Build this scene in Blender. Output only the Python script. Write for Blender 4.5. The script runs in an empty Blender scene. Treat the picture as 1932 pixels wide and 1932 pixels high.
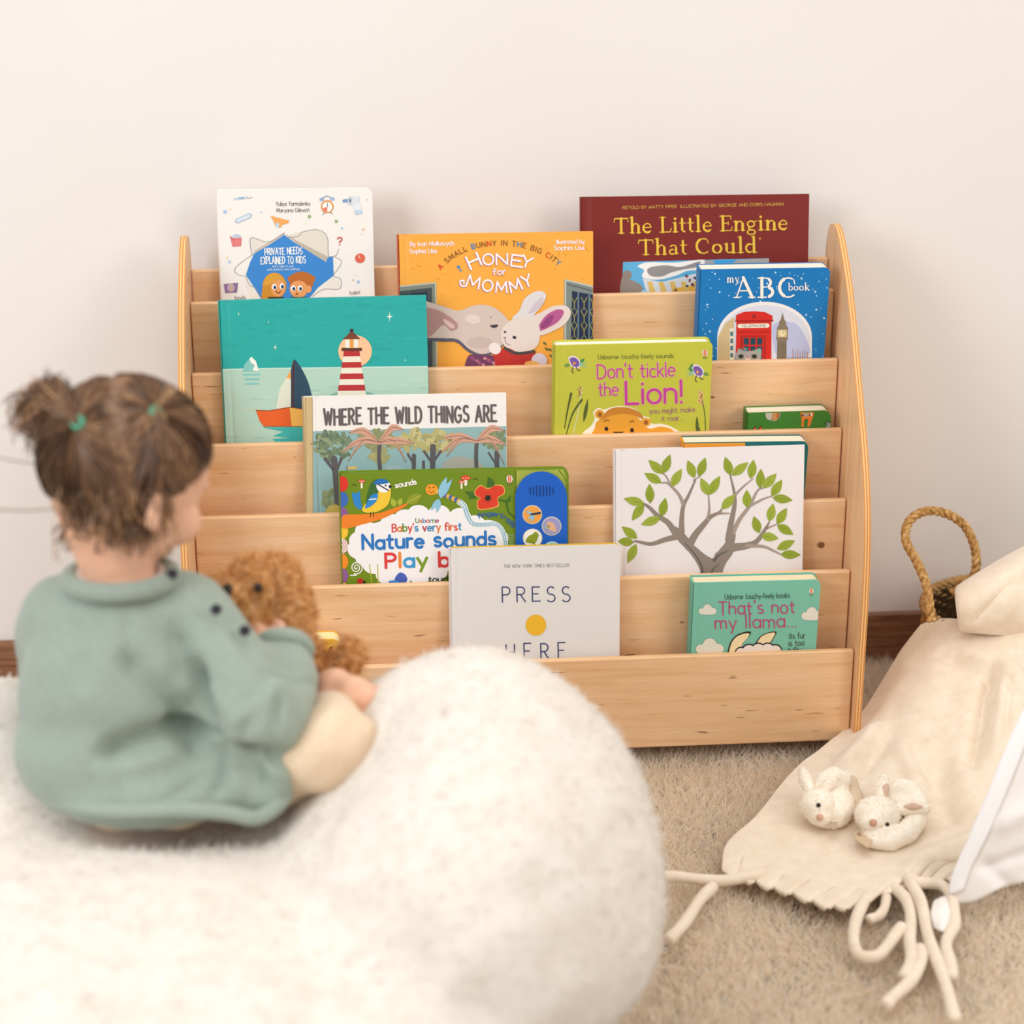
import bpy, math, random
import numpy as np
from mathutils import Vector, Matrix, noise as mnoise
random.seed(7); RNG = np.random.default_rng(11)
PI = math.pi
COL = bpy.context.scene.collection
SC = bpy.context.scene

# ------------------------------------------------------------------ camera, light, exposure
FPX = 3700.0
CAM = np.array([-.188, -2.241, 1.158])
def cam_axes(yaw, pitch, roll):
    y, p, r = map(math.radians, (yaw, pitch, roll))
    cy, sy, cp, sp, cr, sr = math.cos(y), math.sin(y), math.cos(p), math.sin(p), math.cos(r), math.sin(r)
    fwd = np.array([sy*cp, cy*cp, -sp]); right = np.array([cy, -sy, 0.0]); up = np.cross(right, fwd)
    return right*cr + up*sr, -right*sr + up*cr, fwd
CA, CB, CD = cam_axes(4.25, 20.02, -.19)
cd = bpy.data.cameras.new('camera'); cam = bpy.data.objects.new('camera', cd); COL.objects.link(cam)
cd.sensor_width = 36.0; cd.sensor_fit = 'HORIZONTAL'; cd.lens = FPX/1932*36.0
cam.matrix_world = Matrix(((CA[0], CB[0], -CD[0], CAM[0]), (CA[1], CB[1], -CD[1], CAM[1]), (CA[2], CB[2], -CD[2], CAM[2]), (0, 0, 0, 1)))
cd.clip_start = .05; cd.clip_end = 50
cd.dof.use_dof = True; cd.dof.focus_distance = 2.44; cd.dof.aperture_fstop = 2.6
SC.camera = cam

w = bpy.data.worlds.new('room_light'); SC.world = w; w.use_nodes = True
bg = w.node_tree.nodes['Background']; bg.inputs[0].default_value = (1.0, .97, .94, 1); bg.inputs[1].default_value = .60
def area(name, loc, target, sx, sy, power, color):
    l = bpy.data.lights.new(name, 'AREA'); l.shape = 'RECTANGLE'; l.size = sx; l.size_y = sy; l.energy = power; l.color = color
    o = bpy.data.objects.new(name, l); COL.objects.link(o); o.location = loc
    o.rotation_euler = (Vector(target)-Vector(loc)).to_track_quat('-Z', 'Y').to_euler()
    return o
area('window_light', (-2.3, -1.9, 1.75), (-.1, .1, .35), 1.3, 1.5, 50, (.97, .985, 1.0))
area('window_light', (2.1, -2.2, 1.9), (.2, -.2, .1), 1.1, 1.4, 33, (1.0, .90, .80))
area('ceiling_bounce', (.2, -.9, 2.55), (.2, -.7, 0), 2.6, 2.4, 34, (1.0, .975, .94))
SC.cycles.max_bounces = 16; SC.cycles.diffuse_bounces = 10; SC.cycles.transmission_bounces = 12
SC.view_settings.view_transform = 'Standard'; SC.view_settings.look = 'None'
SC.view_settings.exposure = -.08; SC.view_settings.gamma = 1.0; SC.view_settings.use_curve_mapping = False

# ------------------------------------------------------------------ geometry helpers
def ray(px, py): return CA*(px-966)/FPX - CB*(py-966)/FPX + CD
def on_plane(px, py, p, n):
    v = ray(px, py); n = np.array(n, float); return CAM + v*(((np.array(p, float)-CAM)@n)/(v@n))
def on_z(px, py, z): return on_plane(px, py, (0, 0, z), (0, 0, 1))
def on_y(px, py, y): return on_plane(px, py, (0, y, 0), (0, 1, 0))
def at(px, py, d): return CAM + ray(px, py)*d

def lin(c):
    return c/12.92 if c <= .04045 else ((c+.055)/1.055)**2.4
def hexlin(h):
    h = h.lstrip('#'); return tuple(lin(int(h[i:i+2], 16)/255) for i in (0, 2, 4))
MATS = {}
GAIN = 1.0
def mat(h, rough=.5, spec=.35):
    k = (h, rough)
    if k not in MATS:
        m = bpy.data.materials.new('paint_'+h.strip('#')); m.use_nodes = True
        b = m.node_tree.nodes['Principled BSDF']; b.inputs['Base Color'].default_value = (*[min(.92, v*GAIN) for v in hexlin(h)], 1)
        b.inputs['Roughness'].default_value = rough; b.inputs['Specular IOR Level'].default_value = spec
        MATS[k] = m
    return MATS[k]
class Nodes:
    def __init__(s, name, rough=.6, spec=.3):
        s.m = bpy.data.materials.new(name); s.m.use_nodes = True; s.t = s.m.node_tree; s.b = s.t.nodes['Principled BSDF']
        s.b.inputs['Roughness'].default_value = rough; s.b.inputs['Specular IOR Level'].default_value = spec
    def n(s, kind, **kw):
        x = s.t.nodes.new(kind)
        for k, v in kw.items():
            if hasattr(x, k): setattr(x, k, v)
            else: x.inputs[k.replace('_', ' ')].default_value = v
        return x
    def l(s, a, b): s.t.links.new(a, b)
    def coord(s, scale=(1, 1, 1), rot=(0, 0, 0), kind='Object'):
        c = s.n('ShaderNodeTexCoord'); m = s.n('ShaderNodeMapping'); m.inputs['Scale'].default_value = scale; m.inputs['Rotation'].default_value = rot
        s.l(c.outputs[kind], m.inputs[0]); return m.outputs[0]
    def noise(s, vec, scale, detail=4, rough=.55, dist=0):
        x = s.n('ShaderNodeTexNoise'); x.inputs['Scale'].default_value = scale; x.inputs['Detail'].default_value = detail
        x.inputs['Roughness'].default_value = rough; x.inputs['Distortion'].default_value = dist
        s.l(vec, x.inputs['Vector']); return x.outputs['Fac']
    def ramp(s, fac, stops):
        r = s.n('ShaderNodeValToRGB'); e = r.color_ramp.elements
        while len(e) < len(stops): e.new(.5)
        for el, (p, c) in zip(e, stops): el.position = p; el.color = (*(hexlin(c) if isinstance(c, str) else c), 1)
        s.l(fac, r.inputs[0]); return r.outputs[0]
    def mix(s, fac, a, b, mode='MIX'):
        x = s.n('ShaderNodeMix', data_type='RGBA', blend_type=mode)
        for i, v in ((0, fac), (6, a), (7, b)):
            if isinstance(v, (int, float)): x.inputs[i].default_value = v
            elif isinstance(v, tuple): x.inputs[i].default_value = (*v, 1)
            else: s.l(v, x.inputs[i])
        return x.outputs[2]
    def base(s, c):
        if isinstance(c, tuple): s.b.inputs['Base Color'].default_value = (*c, 1)
        else: s.l(c, s.b.inputs['Base Color'])
    def bump(s, h, strength=.3, dist=.002):
        x = s.n('ShaderNodeBump'); x.inputs['Strength'].default_value = strength; x.inputs['Distance'].default_value = dist
        s.l(h, x.inputs['Height']); s.l(x.outputs[0], s.b.inputs['Normal'])

def link(name, me, parent=None, mats=None):
    o = bpy.data.objects.new(name, me); COL.objects.link(o)
    if parent is not None: o.parent = parent
    for m in (mats or []): me.materials.append(m)
    return o
def mesh_np(name, V, Fq, parent=None, m=None, smooth=True):
    """fast mesh from arrays: V (n,3), Fq (k,3|4)"""
    V = np.asarray(V, np.float32); Fq = np.asarray(Fq, np.int32); k = Fq.shape[1]
    me = bpy.data.meshes.new(name); me.vertices.add(len(V)); me.vertices.foreach_set('co', V.ravel())
    me.loops.add(Fq.size); me.loops.foreach_set('vertex_index', Fq.ravel())
    me.polygons.add(len(Fq)); me.polygons.foreach_set('loop_start', np.arange(0, Fq.size, k, dtype=np.int32))
    if smooth: me.polygons.foreach_set('use_smooth', np.ones(len(Fq), bool))
    me.update(); me.validate()
    return link(name, me, parent, [m] if m else None)
def empty(name, loc=(0, 0, 0), mw=None):
    o = bpy.data.objects.new(name, None); COL.objects.link(o); o.empty_display_size = .05
    if mw is not None: o.matrix_world = mw
    else: o.location = loc
    return o
def tag(o, label, cat, group=None, kind=None):
    if label: o['label'] = label
    if cat: o['category'] = cat
    if group: o['group'] = group
    if kind: o['kind'] = kind
    return o
def local(parent, V):
    """world points -> local coordinates of an unrotated empty"""
    return np.asarray(V, float) - np.array(parent.location)
class MB:
    def __init__(s): s.v = []; s.f = []; s.mi = []; s.mats = []
    def mid(s, m):
        if m not in s.mats: s.mats.append(m)
        return s.mats.index(m)
    def add(s, V, F, m):
        b = len(s.v); i = s.mid(m); s.v += [tuple(map(float, p)) for p in V]; s.f += [[b+k for k in f] for f in F]; s.mi += [i]*len(F)
    def box(s, a, b, m):
        (x0, y0, z0), (x1, y1, z1) = a, b
        V = [(x0, y0, z0), (x1, y0, z0), (x1, y1, z0), (x0, y1, z0), (x0, y0, z1), (x1, y0, z1), (x1, y1, z1), (x0, y1, z1)]
        s.add(V, [(0, 3, 2, 1), (4, 5, 6, 7), (0, 1, 5, 4), (1, 2, 6, 5), (2, 3, 7, 6), (3, 0, 4, 7)], m)
    def build(s, name, parent=None, smooth=False, bevel=0):
        me = bpy.data.meshes.new(name); me.from_pydata(s.v, [], s.f)
        for m in s.mats: me.materials.append(m)
        me.polygons.foreach_set('material_index', s.mi)
        if smooth: me.polygons.foreach_set('use_smooth', [True]*len(s.f))
        me.update()
        o = link(name, me, parent)
        if bevel:
            bv = o.modifiers.new('b', 'BEVEL'); bv.width = bevel; bv.segments = 3; bv.limit_method = 'ANGLE'
        return o
def tube(pts, rad, n=10, caps=True):
    """swept tube -> V, F(quads)"""
    P = np.asarray(pts, float); R = np.broadcast_to(np.asarray(rad, float), (len(P),)); V = []; F = []
    T = np.gradient(P, axis=0); T /= np.linalg.norm(T, axis=1)[:, None]+1e-12
    up = np.array([0, 0, 1.0]) if abs(T[0][2]) < .9 else np.array([1.0, 0, 0]); N = np.cross(up, T[0]); N /= np.linalg.norm(N)
    for i in range(len(P)):
        N = N - T[i]*(N@T[i]); N /= np.linalg.norm(N)+1e-12; B = np.cross(T[i], N)
        for k in range(n):
            a = 2*PI*k/n; V.append(P[i]+R[i]*(math.cos(a)*N+math.sin(a)*B))
    for i in range(len(P)-1):
        for k in range(n):
            F.append((i*n+k, i*n+(k+1) % n, (i+1)*n+(k+1) % n, (i+1)*n+k))
    if caps:
        V += [P[0], P[-1]]; c0, c1 = len(V)-2, len(V)-1
        for k in range(n):
            F.append((c0, (k+1) % n, k, k)); F.append((c1, (len(P)-1)*n+k, (len(P)-1)*n+(k+1) % n, (len(P)-1)*n+(k+1) % n))
    F = [tuple(dict.fromkeys(f)) for f in F]
    return V, F
def spline(pts, n):
    """Catmull-Rom through points, n samples"""
    P = np.asarray(pts, float); k = len(P); Q = np.vstack([2*P[0]-P[1], P, 2*P[-1]-P[-2]]); out = []
    for t in np.linspace(0, k-1-1e-9, n):
        i = int(t); f = t-i; a, b, c, d = Q[i], Q[i+1], Q[i+2], Q[i+3]
        out.append(.5*(2*b+(c-a)*f+(2*a-5*b+4*c-d)*f*f+(3*b-a-3*c+d)*f**3))
    return np.array(out)
def blob(name, parts, voxel, parent=None, m=None, smooth=8, factor=.6):
    """one continuous surface: tapered capsules / ellipsoids fused by voxel remesh.
    parts: ('e', centre, (ax,ay,az), 3x3 or None) or ('c', [points], [radii])  (world space)"""
    V = []; F = []
    def ball(M, c, nu=20, nv=12):
        b = len(V)
        V.append(c+M@np.array([0, 0, 1.0]))
        for j in range(1, nv):
            th = PI*j/nv
            for i in range(nu):
                ph = 2*PI*i/nu; V.append(c+M@np.array([math.sin(th)*math.cos(ph), math.sin(th)*math.sin(ph), math.cos(th)]))
        V.append(c+M@np.array([0, 0, -1.0])); e = len(V)-1
        for i in range(nu):
            F.append((b, b+1+i, b+1+(i+1) % nu)); F.append((e, e-nu+(i+1) % nu, e-nu+i))
        for j in range(nv-2):
            for i in range(nu):
                p = b+1+j*nu; F.append((p+i, p+nu+i, p+nu+(i+1) % nu, p+(i+1) % nu))
    for p in parts:
        if p[0] == 'e':
            R = np.eye(3) if len(p) < 4 or p[3] is None else np.asarray(p[3]); ball(R@np.diag(p[2]), np.asarray(p[1], float))
        else:
            pts = np.asarray(p[1], float); rr = np.broadcast_to(np.asarray(p[2], float), (len(pts),))
            for a, b, r0, r1 in zip(pts[:-1], pts[1:], rr[:-1], rr[1:]):
                L = np.linalg.norm(b-a); k = max(2, int(L/(.35*min(r0, r1)))+1)
                for t in np.linspace(0, 1, min(k, 14)):
                    ball(np.eye(3)*(r0+(r1-r0)*t), a+(b-a)*t, 14, 8)
    me = bpy.data.meshes.new(name); me.from_pydata([tuple(v) for v in V], [], F)
    o = bpy.data.objects.new(name, me); COL.objects.link(o)
    rm = o.modifiers.new('r', 'REMESH'); rm.mode = 'VOXEL'; rm.voxel_size = voxel
    if smooth:
        sm = o.modifiers.new('s', 'SMOOTH'); sm.iterations = smooth; sm.factor = factor
    dg = bpy.context.evaluated_depsgraph_get(); me2 = bpy.data.meshes.new_from_object(o.evaluated_get(dg))
    bpy.data.objects.remove(o); bpy.data.meshes.remove(me); me2.name = name
    me2.polygons.foreach_set('use_smooth', [True]*len(me2.polygons))
    if m: me2.materials.clear(); me2.materials.append(m)
    if parent is not None:
        L = parent.location; me2.transform(Matrix.Translation(-L))
    o = link(name, me2, parent)
    return o
def get_co(me):
    a = np.empty(len(me.vertices)*3, np.float32); me.vertices.foreach_get('co', a); return a.reshape(-1, 3)
def get_no(me):
    a = np.empty(len(me.vertices)*3, np.float32); me.vertices.foreach_get('normal', a); return a.reshape(-1, 3)
def set_co(me, V): me.vertices.foreach_set('co', np.asarray(V, np.float32).ravel()); me.update()
def fbm(P, s, seed=0.0):
    return np.array([mnoise.noise(Vector((p[0]*s+seed, p[1]*s-seed, p[2]*s+2*seed))) for p in P])
def ribbons(name, P0, D, L, Wd, curl, parent, m, seg=3, flat=None):
    """tufts: roots P0, unit directions D, lengths L, widths Wd, sideways curl vectors; each a thin tapering blade"""
    n = len(P0); side = np.cross(D, RNG.normal(size=(n, 3))); side /= np.linalg.norm(side, axis=1)[:, None]+1e-9
    rows = []
    for k in range(seg+1):
        t = k/seg; c = P0 + D*(L*t)[:, None] + curl*(L*t*t)[:, None]; wd = (Wd*(1-.85*t))[:, None]
        rows += [c-side*wd, c+side*wd]
    V = np.stack(rows, 1).reshape(-1, 3); b = (np.arange(n)*(2*seg+2))[:, None]
    Q = np.concatenate([b+np.array([[2*k, 2*k+1, 2*k+3, 2*k+2]]) for k in range(seg)], 0)
    return mesh_np(name, V, Q, parent, m)
def sample_surface(me, n):
    me.calc_loop_triangles(); t = np.empty(len(me.loop_triangles)*3, np.int32); me.loop_triangles.foreach_get('vertices', t); t = t.reshape(-1, 3)
    V = get_co(me); N = get_no(me); a, b, c = V[t[:, 0]], V[t[:, 1]], V[t[:, 2]]; A = np.linalg.norm(np.cross(b-a, c-a), axis=1)
    i = RNG.choice(len(t), n, p=A/A.sum()); r1 = np.sqrt(RNG.random(n))[:, None]; r2 = RNG.random(n)[:, None]; w0, w1, w2 = 1-r1, r1*(1-r2), r1*r2
    P = a[i]*w0+b[i]*w1+c[i]*w2; Nn = N[t[i, 0]]*w0+N[t[i, 1]]*w1+N[t[i, 2]]*w2
    return P, Nn/(np.linalg.norm(Nn, axis=1)[:, None]+1e-9)

# ------------------------------------------------------------------ materials of the place
def wood_mat(name, vert=False, edge=False):
    k = Nodes(name, .42, .35)
    sc = (1.0, 14, 14) if not vert else (14, 14, 1.0)
    v = k.coord(sc); g = k.noise(v, 5, 6, .6, .4)
    base = k.ramp(g, [(.25, '#dcaa78'), (.5, '#e8bf94'), (.75, '#efcba6')])
    v2 = k.coord((2.2, 60, 60) if not vert else (60, 60, 2.2)); g2 = k.noise(v2, 9, 3, .5)
    base = k.mix(k.ramp(g2, [(.35, (.0, .0, .0)), (.6, (.16, .16, .16))]), base, hexlin('#c8925f'))
    v3 = k.coord((16, 150, 150) if not vert else (150, 150, 16)); fl = k.ramp(k.noise(v3, 1.3, 2, .5), [(.70, (0, 0, 0)), (.76, (.75, .75, .75))])
    base = k.mix(fl, base, hexlin('#8a5a34'))
    v4 = k.coord((30, 46, 46) if not vert else (46, 46, 30)); kn = k.ramp(k.noise(v4, 1.0, 1, .4), [(.775, (0, 0, 0)), (.80, (.9, .9, .9))])
    base = k.mix(kn, base, hexlin('#6d4020'))
    k.base(base); k.bump(g2, .06, .001)
    return k.m
def ply_mat(name):
    k = Nodes(name, .5, .3)
    c = k.n('ShaderNodeTexCoord'); wv = k.n('ShaderNodeTexWave'); wv.bands_direction = 'X'; wv.inputs['Scale'].default_value = 90; wv.inputs['Distortion'].default_value = .4
    k.l(c.outputs['Object'], wv.inputs[0]); k.base(k.ramp(wv.outputs['Fac'], [(.2, '#c98747'), (.55, '#dfa767'), (.85, '#e9bd87')]))
    return k.m
WOOD = wood_mat('birch_rail'); WOODV = wood_mat('birch_panel', True); PLY = ply_mat('plywood_edge')
def fabric_mat(name, c1, c2, scale=60, bump=.3, dist=.002, rough=.9, sheen=.25, stretch=(1, 1, 1)):
    k = Nodes(name, rough, .15); v = k.coord(stretch); g = k.noise(v, scale, 5, .6)
    k.base(k.ramp(g, [(.3, c1), (.7, c2)])); k.bump(g, bump, dist)
    k.b.inputs['Sheen Weight'].default_value = sheen; k.b.inputs['Sheen Roughness'].default_value = .5
    return k.m

# ------------------------------------------------------------------ setting
S, HST, RT = .0414, .0816, .010             # rail spacing in depth, in height, rail thickness
ZR1 = .231                                  # top of the first rail behind the front board
def rail_top(i): return ZR1-.0923 if i == 0 else (ZR1+(i-1)*HST if i < 6 else .590)
WALL_Y = .3115
k = Nodes('wall_paint', .85, .15); g = k.noise(k.coord(), 2.2, 3, .5); k.base(k.ramp(g, [(.3, '#e5e0dc'), (.7, '#e8e4e1')])); g2 = k.noise(k.coord(), 260, 2); k.bump(g2, .05, .0006)
WALL = k.m
b = MB(); b.box((-3.2, WALL_Y, -.035), (3.2, WALL_Y+.1, 2.7), WALL); tag(b.build('wall_back'), None, None, kind='structure')
k = Nodes('floor_boards', .5, .3); k.base(k.ramp(k.noise(k.coord((1, 12, 1)), 4, 4), [(.3, '#6b4a31'), (.7, '#8c6646')])); FLOOR = k.m
b = MB(); b.box((-3.2, -3.4, -.085), (3.2, WALL_Y, -.035), FLOOR); tag(b.build('floor'), None, None, kind='structure')
k = Nodes('baseboard_wood', .4, .4); k.base(k.ramp(k.noise(k.coord((2, 40, 40)), 5, 5, .6), [(.3, '#6a4733'), (.55, '#8d6248'), (.75, '#a4785a')])); BASEB = k.m
b = MB(); b.box((-3.2, WALL_Y-.012, -.035), (3.2, WALL_Y, .058), BASEB); tag(b.build('baseboard_back', bevel=.003), None, None, kind='structure')

# ------------------------------------------------------------------ shelf
SH = empty('display_bookshelf', (0, .1, 0)); tag(SH, 'birch plywood tiered display bookshelf full of front facing picture books', 'bookshelf')
IW = .415; PT = .0085
def side_panel(x0, x1):
    out = [(-.018, 0), (-.0185, .10), (-.0185, .20), (-.016, .25), (-.008, .305), (.007, .352), (.03, .398), (.075, .466), (.14, .562), (.19, .613), (.215, .631), (.238, .637), (.258, .630), (.268, .612), (.272, .585), (.272, .3), (.272, 0)]
    dense = np.vstack([out[:3], spline(out[2:15], 60)[1:], out[15:]])
    me = MB(); n = len(dense); V = [(x0, y-.1, z) for y, z in dense]+[(x1, y-.1, z) for y, z in dense]
    me.add(V, [list(range(n)), list(range(2*n-1, n-1, -1))], WOODV)
    me.add(V, [(i, i+n, (i+1) % n+n, (i+1) % n) for i in range(n)], PLY)
    o = me.build('side_panel', SH, bevel=.0012); return o
side_panel(-IW-PT, -IW); side_panel(IW, IW+PT)
for i in range(7):
    y0 = i*S-.1; b = MB()
    zb = .012 if i == 0 else rail_top(i)-(.17 if i < 6 else .24)
    if i: zb = rail_top(i-1)-.082
    x = IW-.0012
    b.box((-x, y0, zb), (x, y0+RT, rail_top(i)), WOOD); b.build('front_board' if i == 0 else ('back_panel' if i == 6 else 'rail'), SH, bevel=.0022)
for i in range(6):
    b = MB(); z1 = rail_top(i)-.075; x = IW-.002
    b.box((-x, i*S+RT-.1+.0005, z1-.007), (x, (i+1)*S-.1-.0005, z1), WOOD); b.build('pocket_floor', SH)
# ------------------------------------------------------------------ lettering and cover art
def arc(cx, cy, rx, ry, a0, a1, n=None):
    n = n or max(4, int(abs(a1-a0)/18)+1)
    return [(cx+rx*math.cos(math.radians(a)), cy+ry*math.sin(math.radians(a))) for a in np.linspace(a0, a1, n)]
A_ = arc
def _o(x=.27, y=.31, rx=.27, ry=.31): return arc(x, y, rx, ry, 90, 450, 20)
G = {
 'A': (.7, [[(0, 0), (.35, 1), (.7, 0)], [(.13, .35), (.57, .35)]]),
 'B': (.58, [[(0, 0), (0, 1), (.28, 1)]+A_(.28, .76, .24, .24, 90, -90)+[(0, .52)], [(.3, .52)]+A_(.3, .26, .28, .26, 90, -90)+[(0, 0)]]),
 'C': (.68, [A_(.38, .5, .38, .5, 48, 312)]),
 'D': (.68, [[(0, 0), (0, 1), (.25, 1)]+A_(.25, .5, .43, .5, 90, -90)+[(0, 0)]]),
 'E': (.55, [[(.52, 1), (0, 1), (0, 0), (.55, 0)], [(0, .52), (.42, .52)]]),
 'F': (.52, [[(.52, 1), (0, 1), (0, 0)], [(0, .52), (.42, .52)]]),
 'G': (.74, [A_(.38, .5, .38, .5, 48, 325)+[(.72, .45), (.45, .45)]]),
 'H': (.64, [[(0, 0), (0, 1)], [(.64, 0), (.64, 1)], [(0, .52), (.64, .52)]]),
 'I': (.06, [[(.03, 0), (.03, 1)]]),
 'J': (.4, [[(.4, 1), (.4, .25)]+A_(.2, .25, .2, .25, 0, -170)]),
 'K': (.6, [[(0, 0), (0, 1)], [(.56, 1), (0, .42)], [(.18, .58), (.6, 0)]]),
 'L': (.5, [[(0, 1), (0, 0), (.5, 0)]]),
 'M': (.82, [[(0, 0), (.08, 1), (.41, .2), (.74, 1), (.82, 0)]]),
 'N': (.66, [[(0, 0), (0, 1), (.66, 0), (.66, 1)]]),
 'O': (.78, [A_(.39, .5, .39, .5, 90, 450, 24)]),
 'P': (.56, [[(0, 0), (0, 1), (.28, 1)]+A_(.28, .74, .27, .26, 90, -90)+[(0, .48)]]),
 'R': (.6, [[(0, 0), (0, 1), (.28, 1)]+A_(.28, .75, .27, .25, 90, -90)+[(0, .5)], [(.24, .5), (.6, 0)]]),
 'S': (.58, [A_(.3, .75, .26, .25, 40, 270)+A_(.29, .25, .29, .25, 90, -145)]),
 'T': (.62, [[(0, 1), (.62, 1)], [(.31, 1), (.31, 0)]]),
 'U': (.62, [[(0, 1), (0, .3)]+A_(.31, .3, .31, .3, 180, 360)+[(.62, 1)]]),
 'V': (.66, [[(0, 1), (.33, 0), (.66, 1)]]),
 'W': (.92, [[(0, 1), (.23, 0), (.46, .8), (.69, 0), (.92, 1)]]),
 'X': (.6, [[(0, 0), (.6, 1)], [(0, 1), (.6, 0)]]),
 'Y': (.62, [[(0, 1), (.31, .48), (.62, 1)], [(.31, .48), (.31, 0)]]),
 'Z': (.6, [[(0, 1), (.6, 1), (0, 0), (.6, 0)]]),
 'a': (.54, [_o(), [(.54, .62), (.54, 0)]]), 'b': (.54, [[(0, 1), (0, 0)], _o()]), 'c': (.46, [A_(.27, .31, .27, .31, 50, 310)]),
 'd': (.54, [_o(), [(.54, 1), (.54, 0)]]), 'e': (.54, [[(.02, .33), (.54, .33)]+A_(.27, .31, .27, .31, 5, 310)]),
 'f': (.36, [A_(.3, .82, .18, .18, 60, 180)+[(.12, 0)], [(0, .6), (.33, .6)]]),
 'g': (.54, [_o(), [(.54, .62), (.54, -.1)]+A_(.27, -.1, .27, .2, 0, -150)]),
 'h': (.48, [[(0, 1), (0, 0)], [(0, .36)]+A_(.24, .38, .24, .24, 180, 0)+[(.48, 0)]]),
 'i': (.06, [[(.03, .62), (.03, 0)], [(.03, .86), (.03, .88)]]),
 'k': (.45, [[(0, 1), (0, 0)], [(.42, .62), (0, .25)], [(.14, .36), (.45, 0)]]),
 'l': (.06, [[(.03, 1), (.03, 0)]]),
 'm': (.78, [[(0, .62), (0, 0)], [(0, .38)]+A_(.2, .42, .2, .2, 180, 0)+[(.4, 0)], [(.4, .38)]+A_(.59, .42, .19, .2, 180, 0)+[(.78, 0)]]),
 'n': (.48, [[(0, .62), (0, 0)], [(0, .36)]+A_(.24, .38, .24, .24, 180, 0)+[(.48, 0)]]),
 'o': (.56, [_o(.28, .31, .28, .31)]), 'p': (.54, [[(0, .62), (0, -.32)], _o()]), 'q': (.54, [_o(), [(.54, .62), (.54, -.32)]]),
 'r': (.32, [[(0, .62), (0, 0)], [(0, .34)]+A_(.22, .38, .22, .24, 180, 60)]),
 's': (.42, [A_(.21, .465, .19, .155, 40, 270)+A_(.21, .155, .21, .155, 90, -145)]),
 't': (.36, [[(.14, .9), (.14, .15)]+A_(.28, .15, .14, .15, 180, 290), [(0, .62), (.34, .62)]]),
 'u': (.5, [[(0, .62), (0, .25)]+A_(.25, .25, .25, .25, 180, 360), [(.5, .62), (.5, 0)]]),
 'v': (.5, [[(0, .62), (.25, 0), (.5, .62)]]), 'w': (.76, [[(0, .62), (.19, 0), (.38, .5), (.57, 0), (.76, .62)]]),
 'x': (.48, [[(0, 0), (.48, .62)], [(0, .62), (.48, 0)]]),
 'y': (.5, [[(0, .62), (.27, .03)], [(.52, .62), (.16, -.32)]]), 'z': (.46, [[(0, .62), (.46, .62), (0, 0), (.46, 0)]]),
 '.': (.08, [[(.04, 0), (.04, .02)]]), ',': (.1, [[(.06, .03), (.02, -.12)]]), "'": (.08, [[(.05, 1), (.03, .82)]]), '!': (.08, [[(.04, 1), (.04, .3)], [(.04, 0), (.04, .02)]]),
 '?': (.46, [A_(.23, .75, .23, .24, 170, -60)+[(.23, .45), (.23, .28)], [(.23, 0), (.23, .02)]]), '-': (.3, [[(0, .34), (.3, .34)]]), ' ': (.3, []),
}
def thin(p, w=.05): return (p, w)
ST = .155
def bar(x0, x1, y): return ([(x0, y), (x1, y)], .055)
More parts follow.
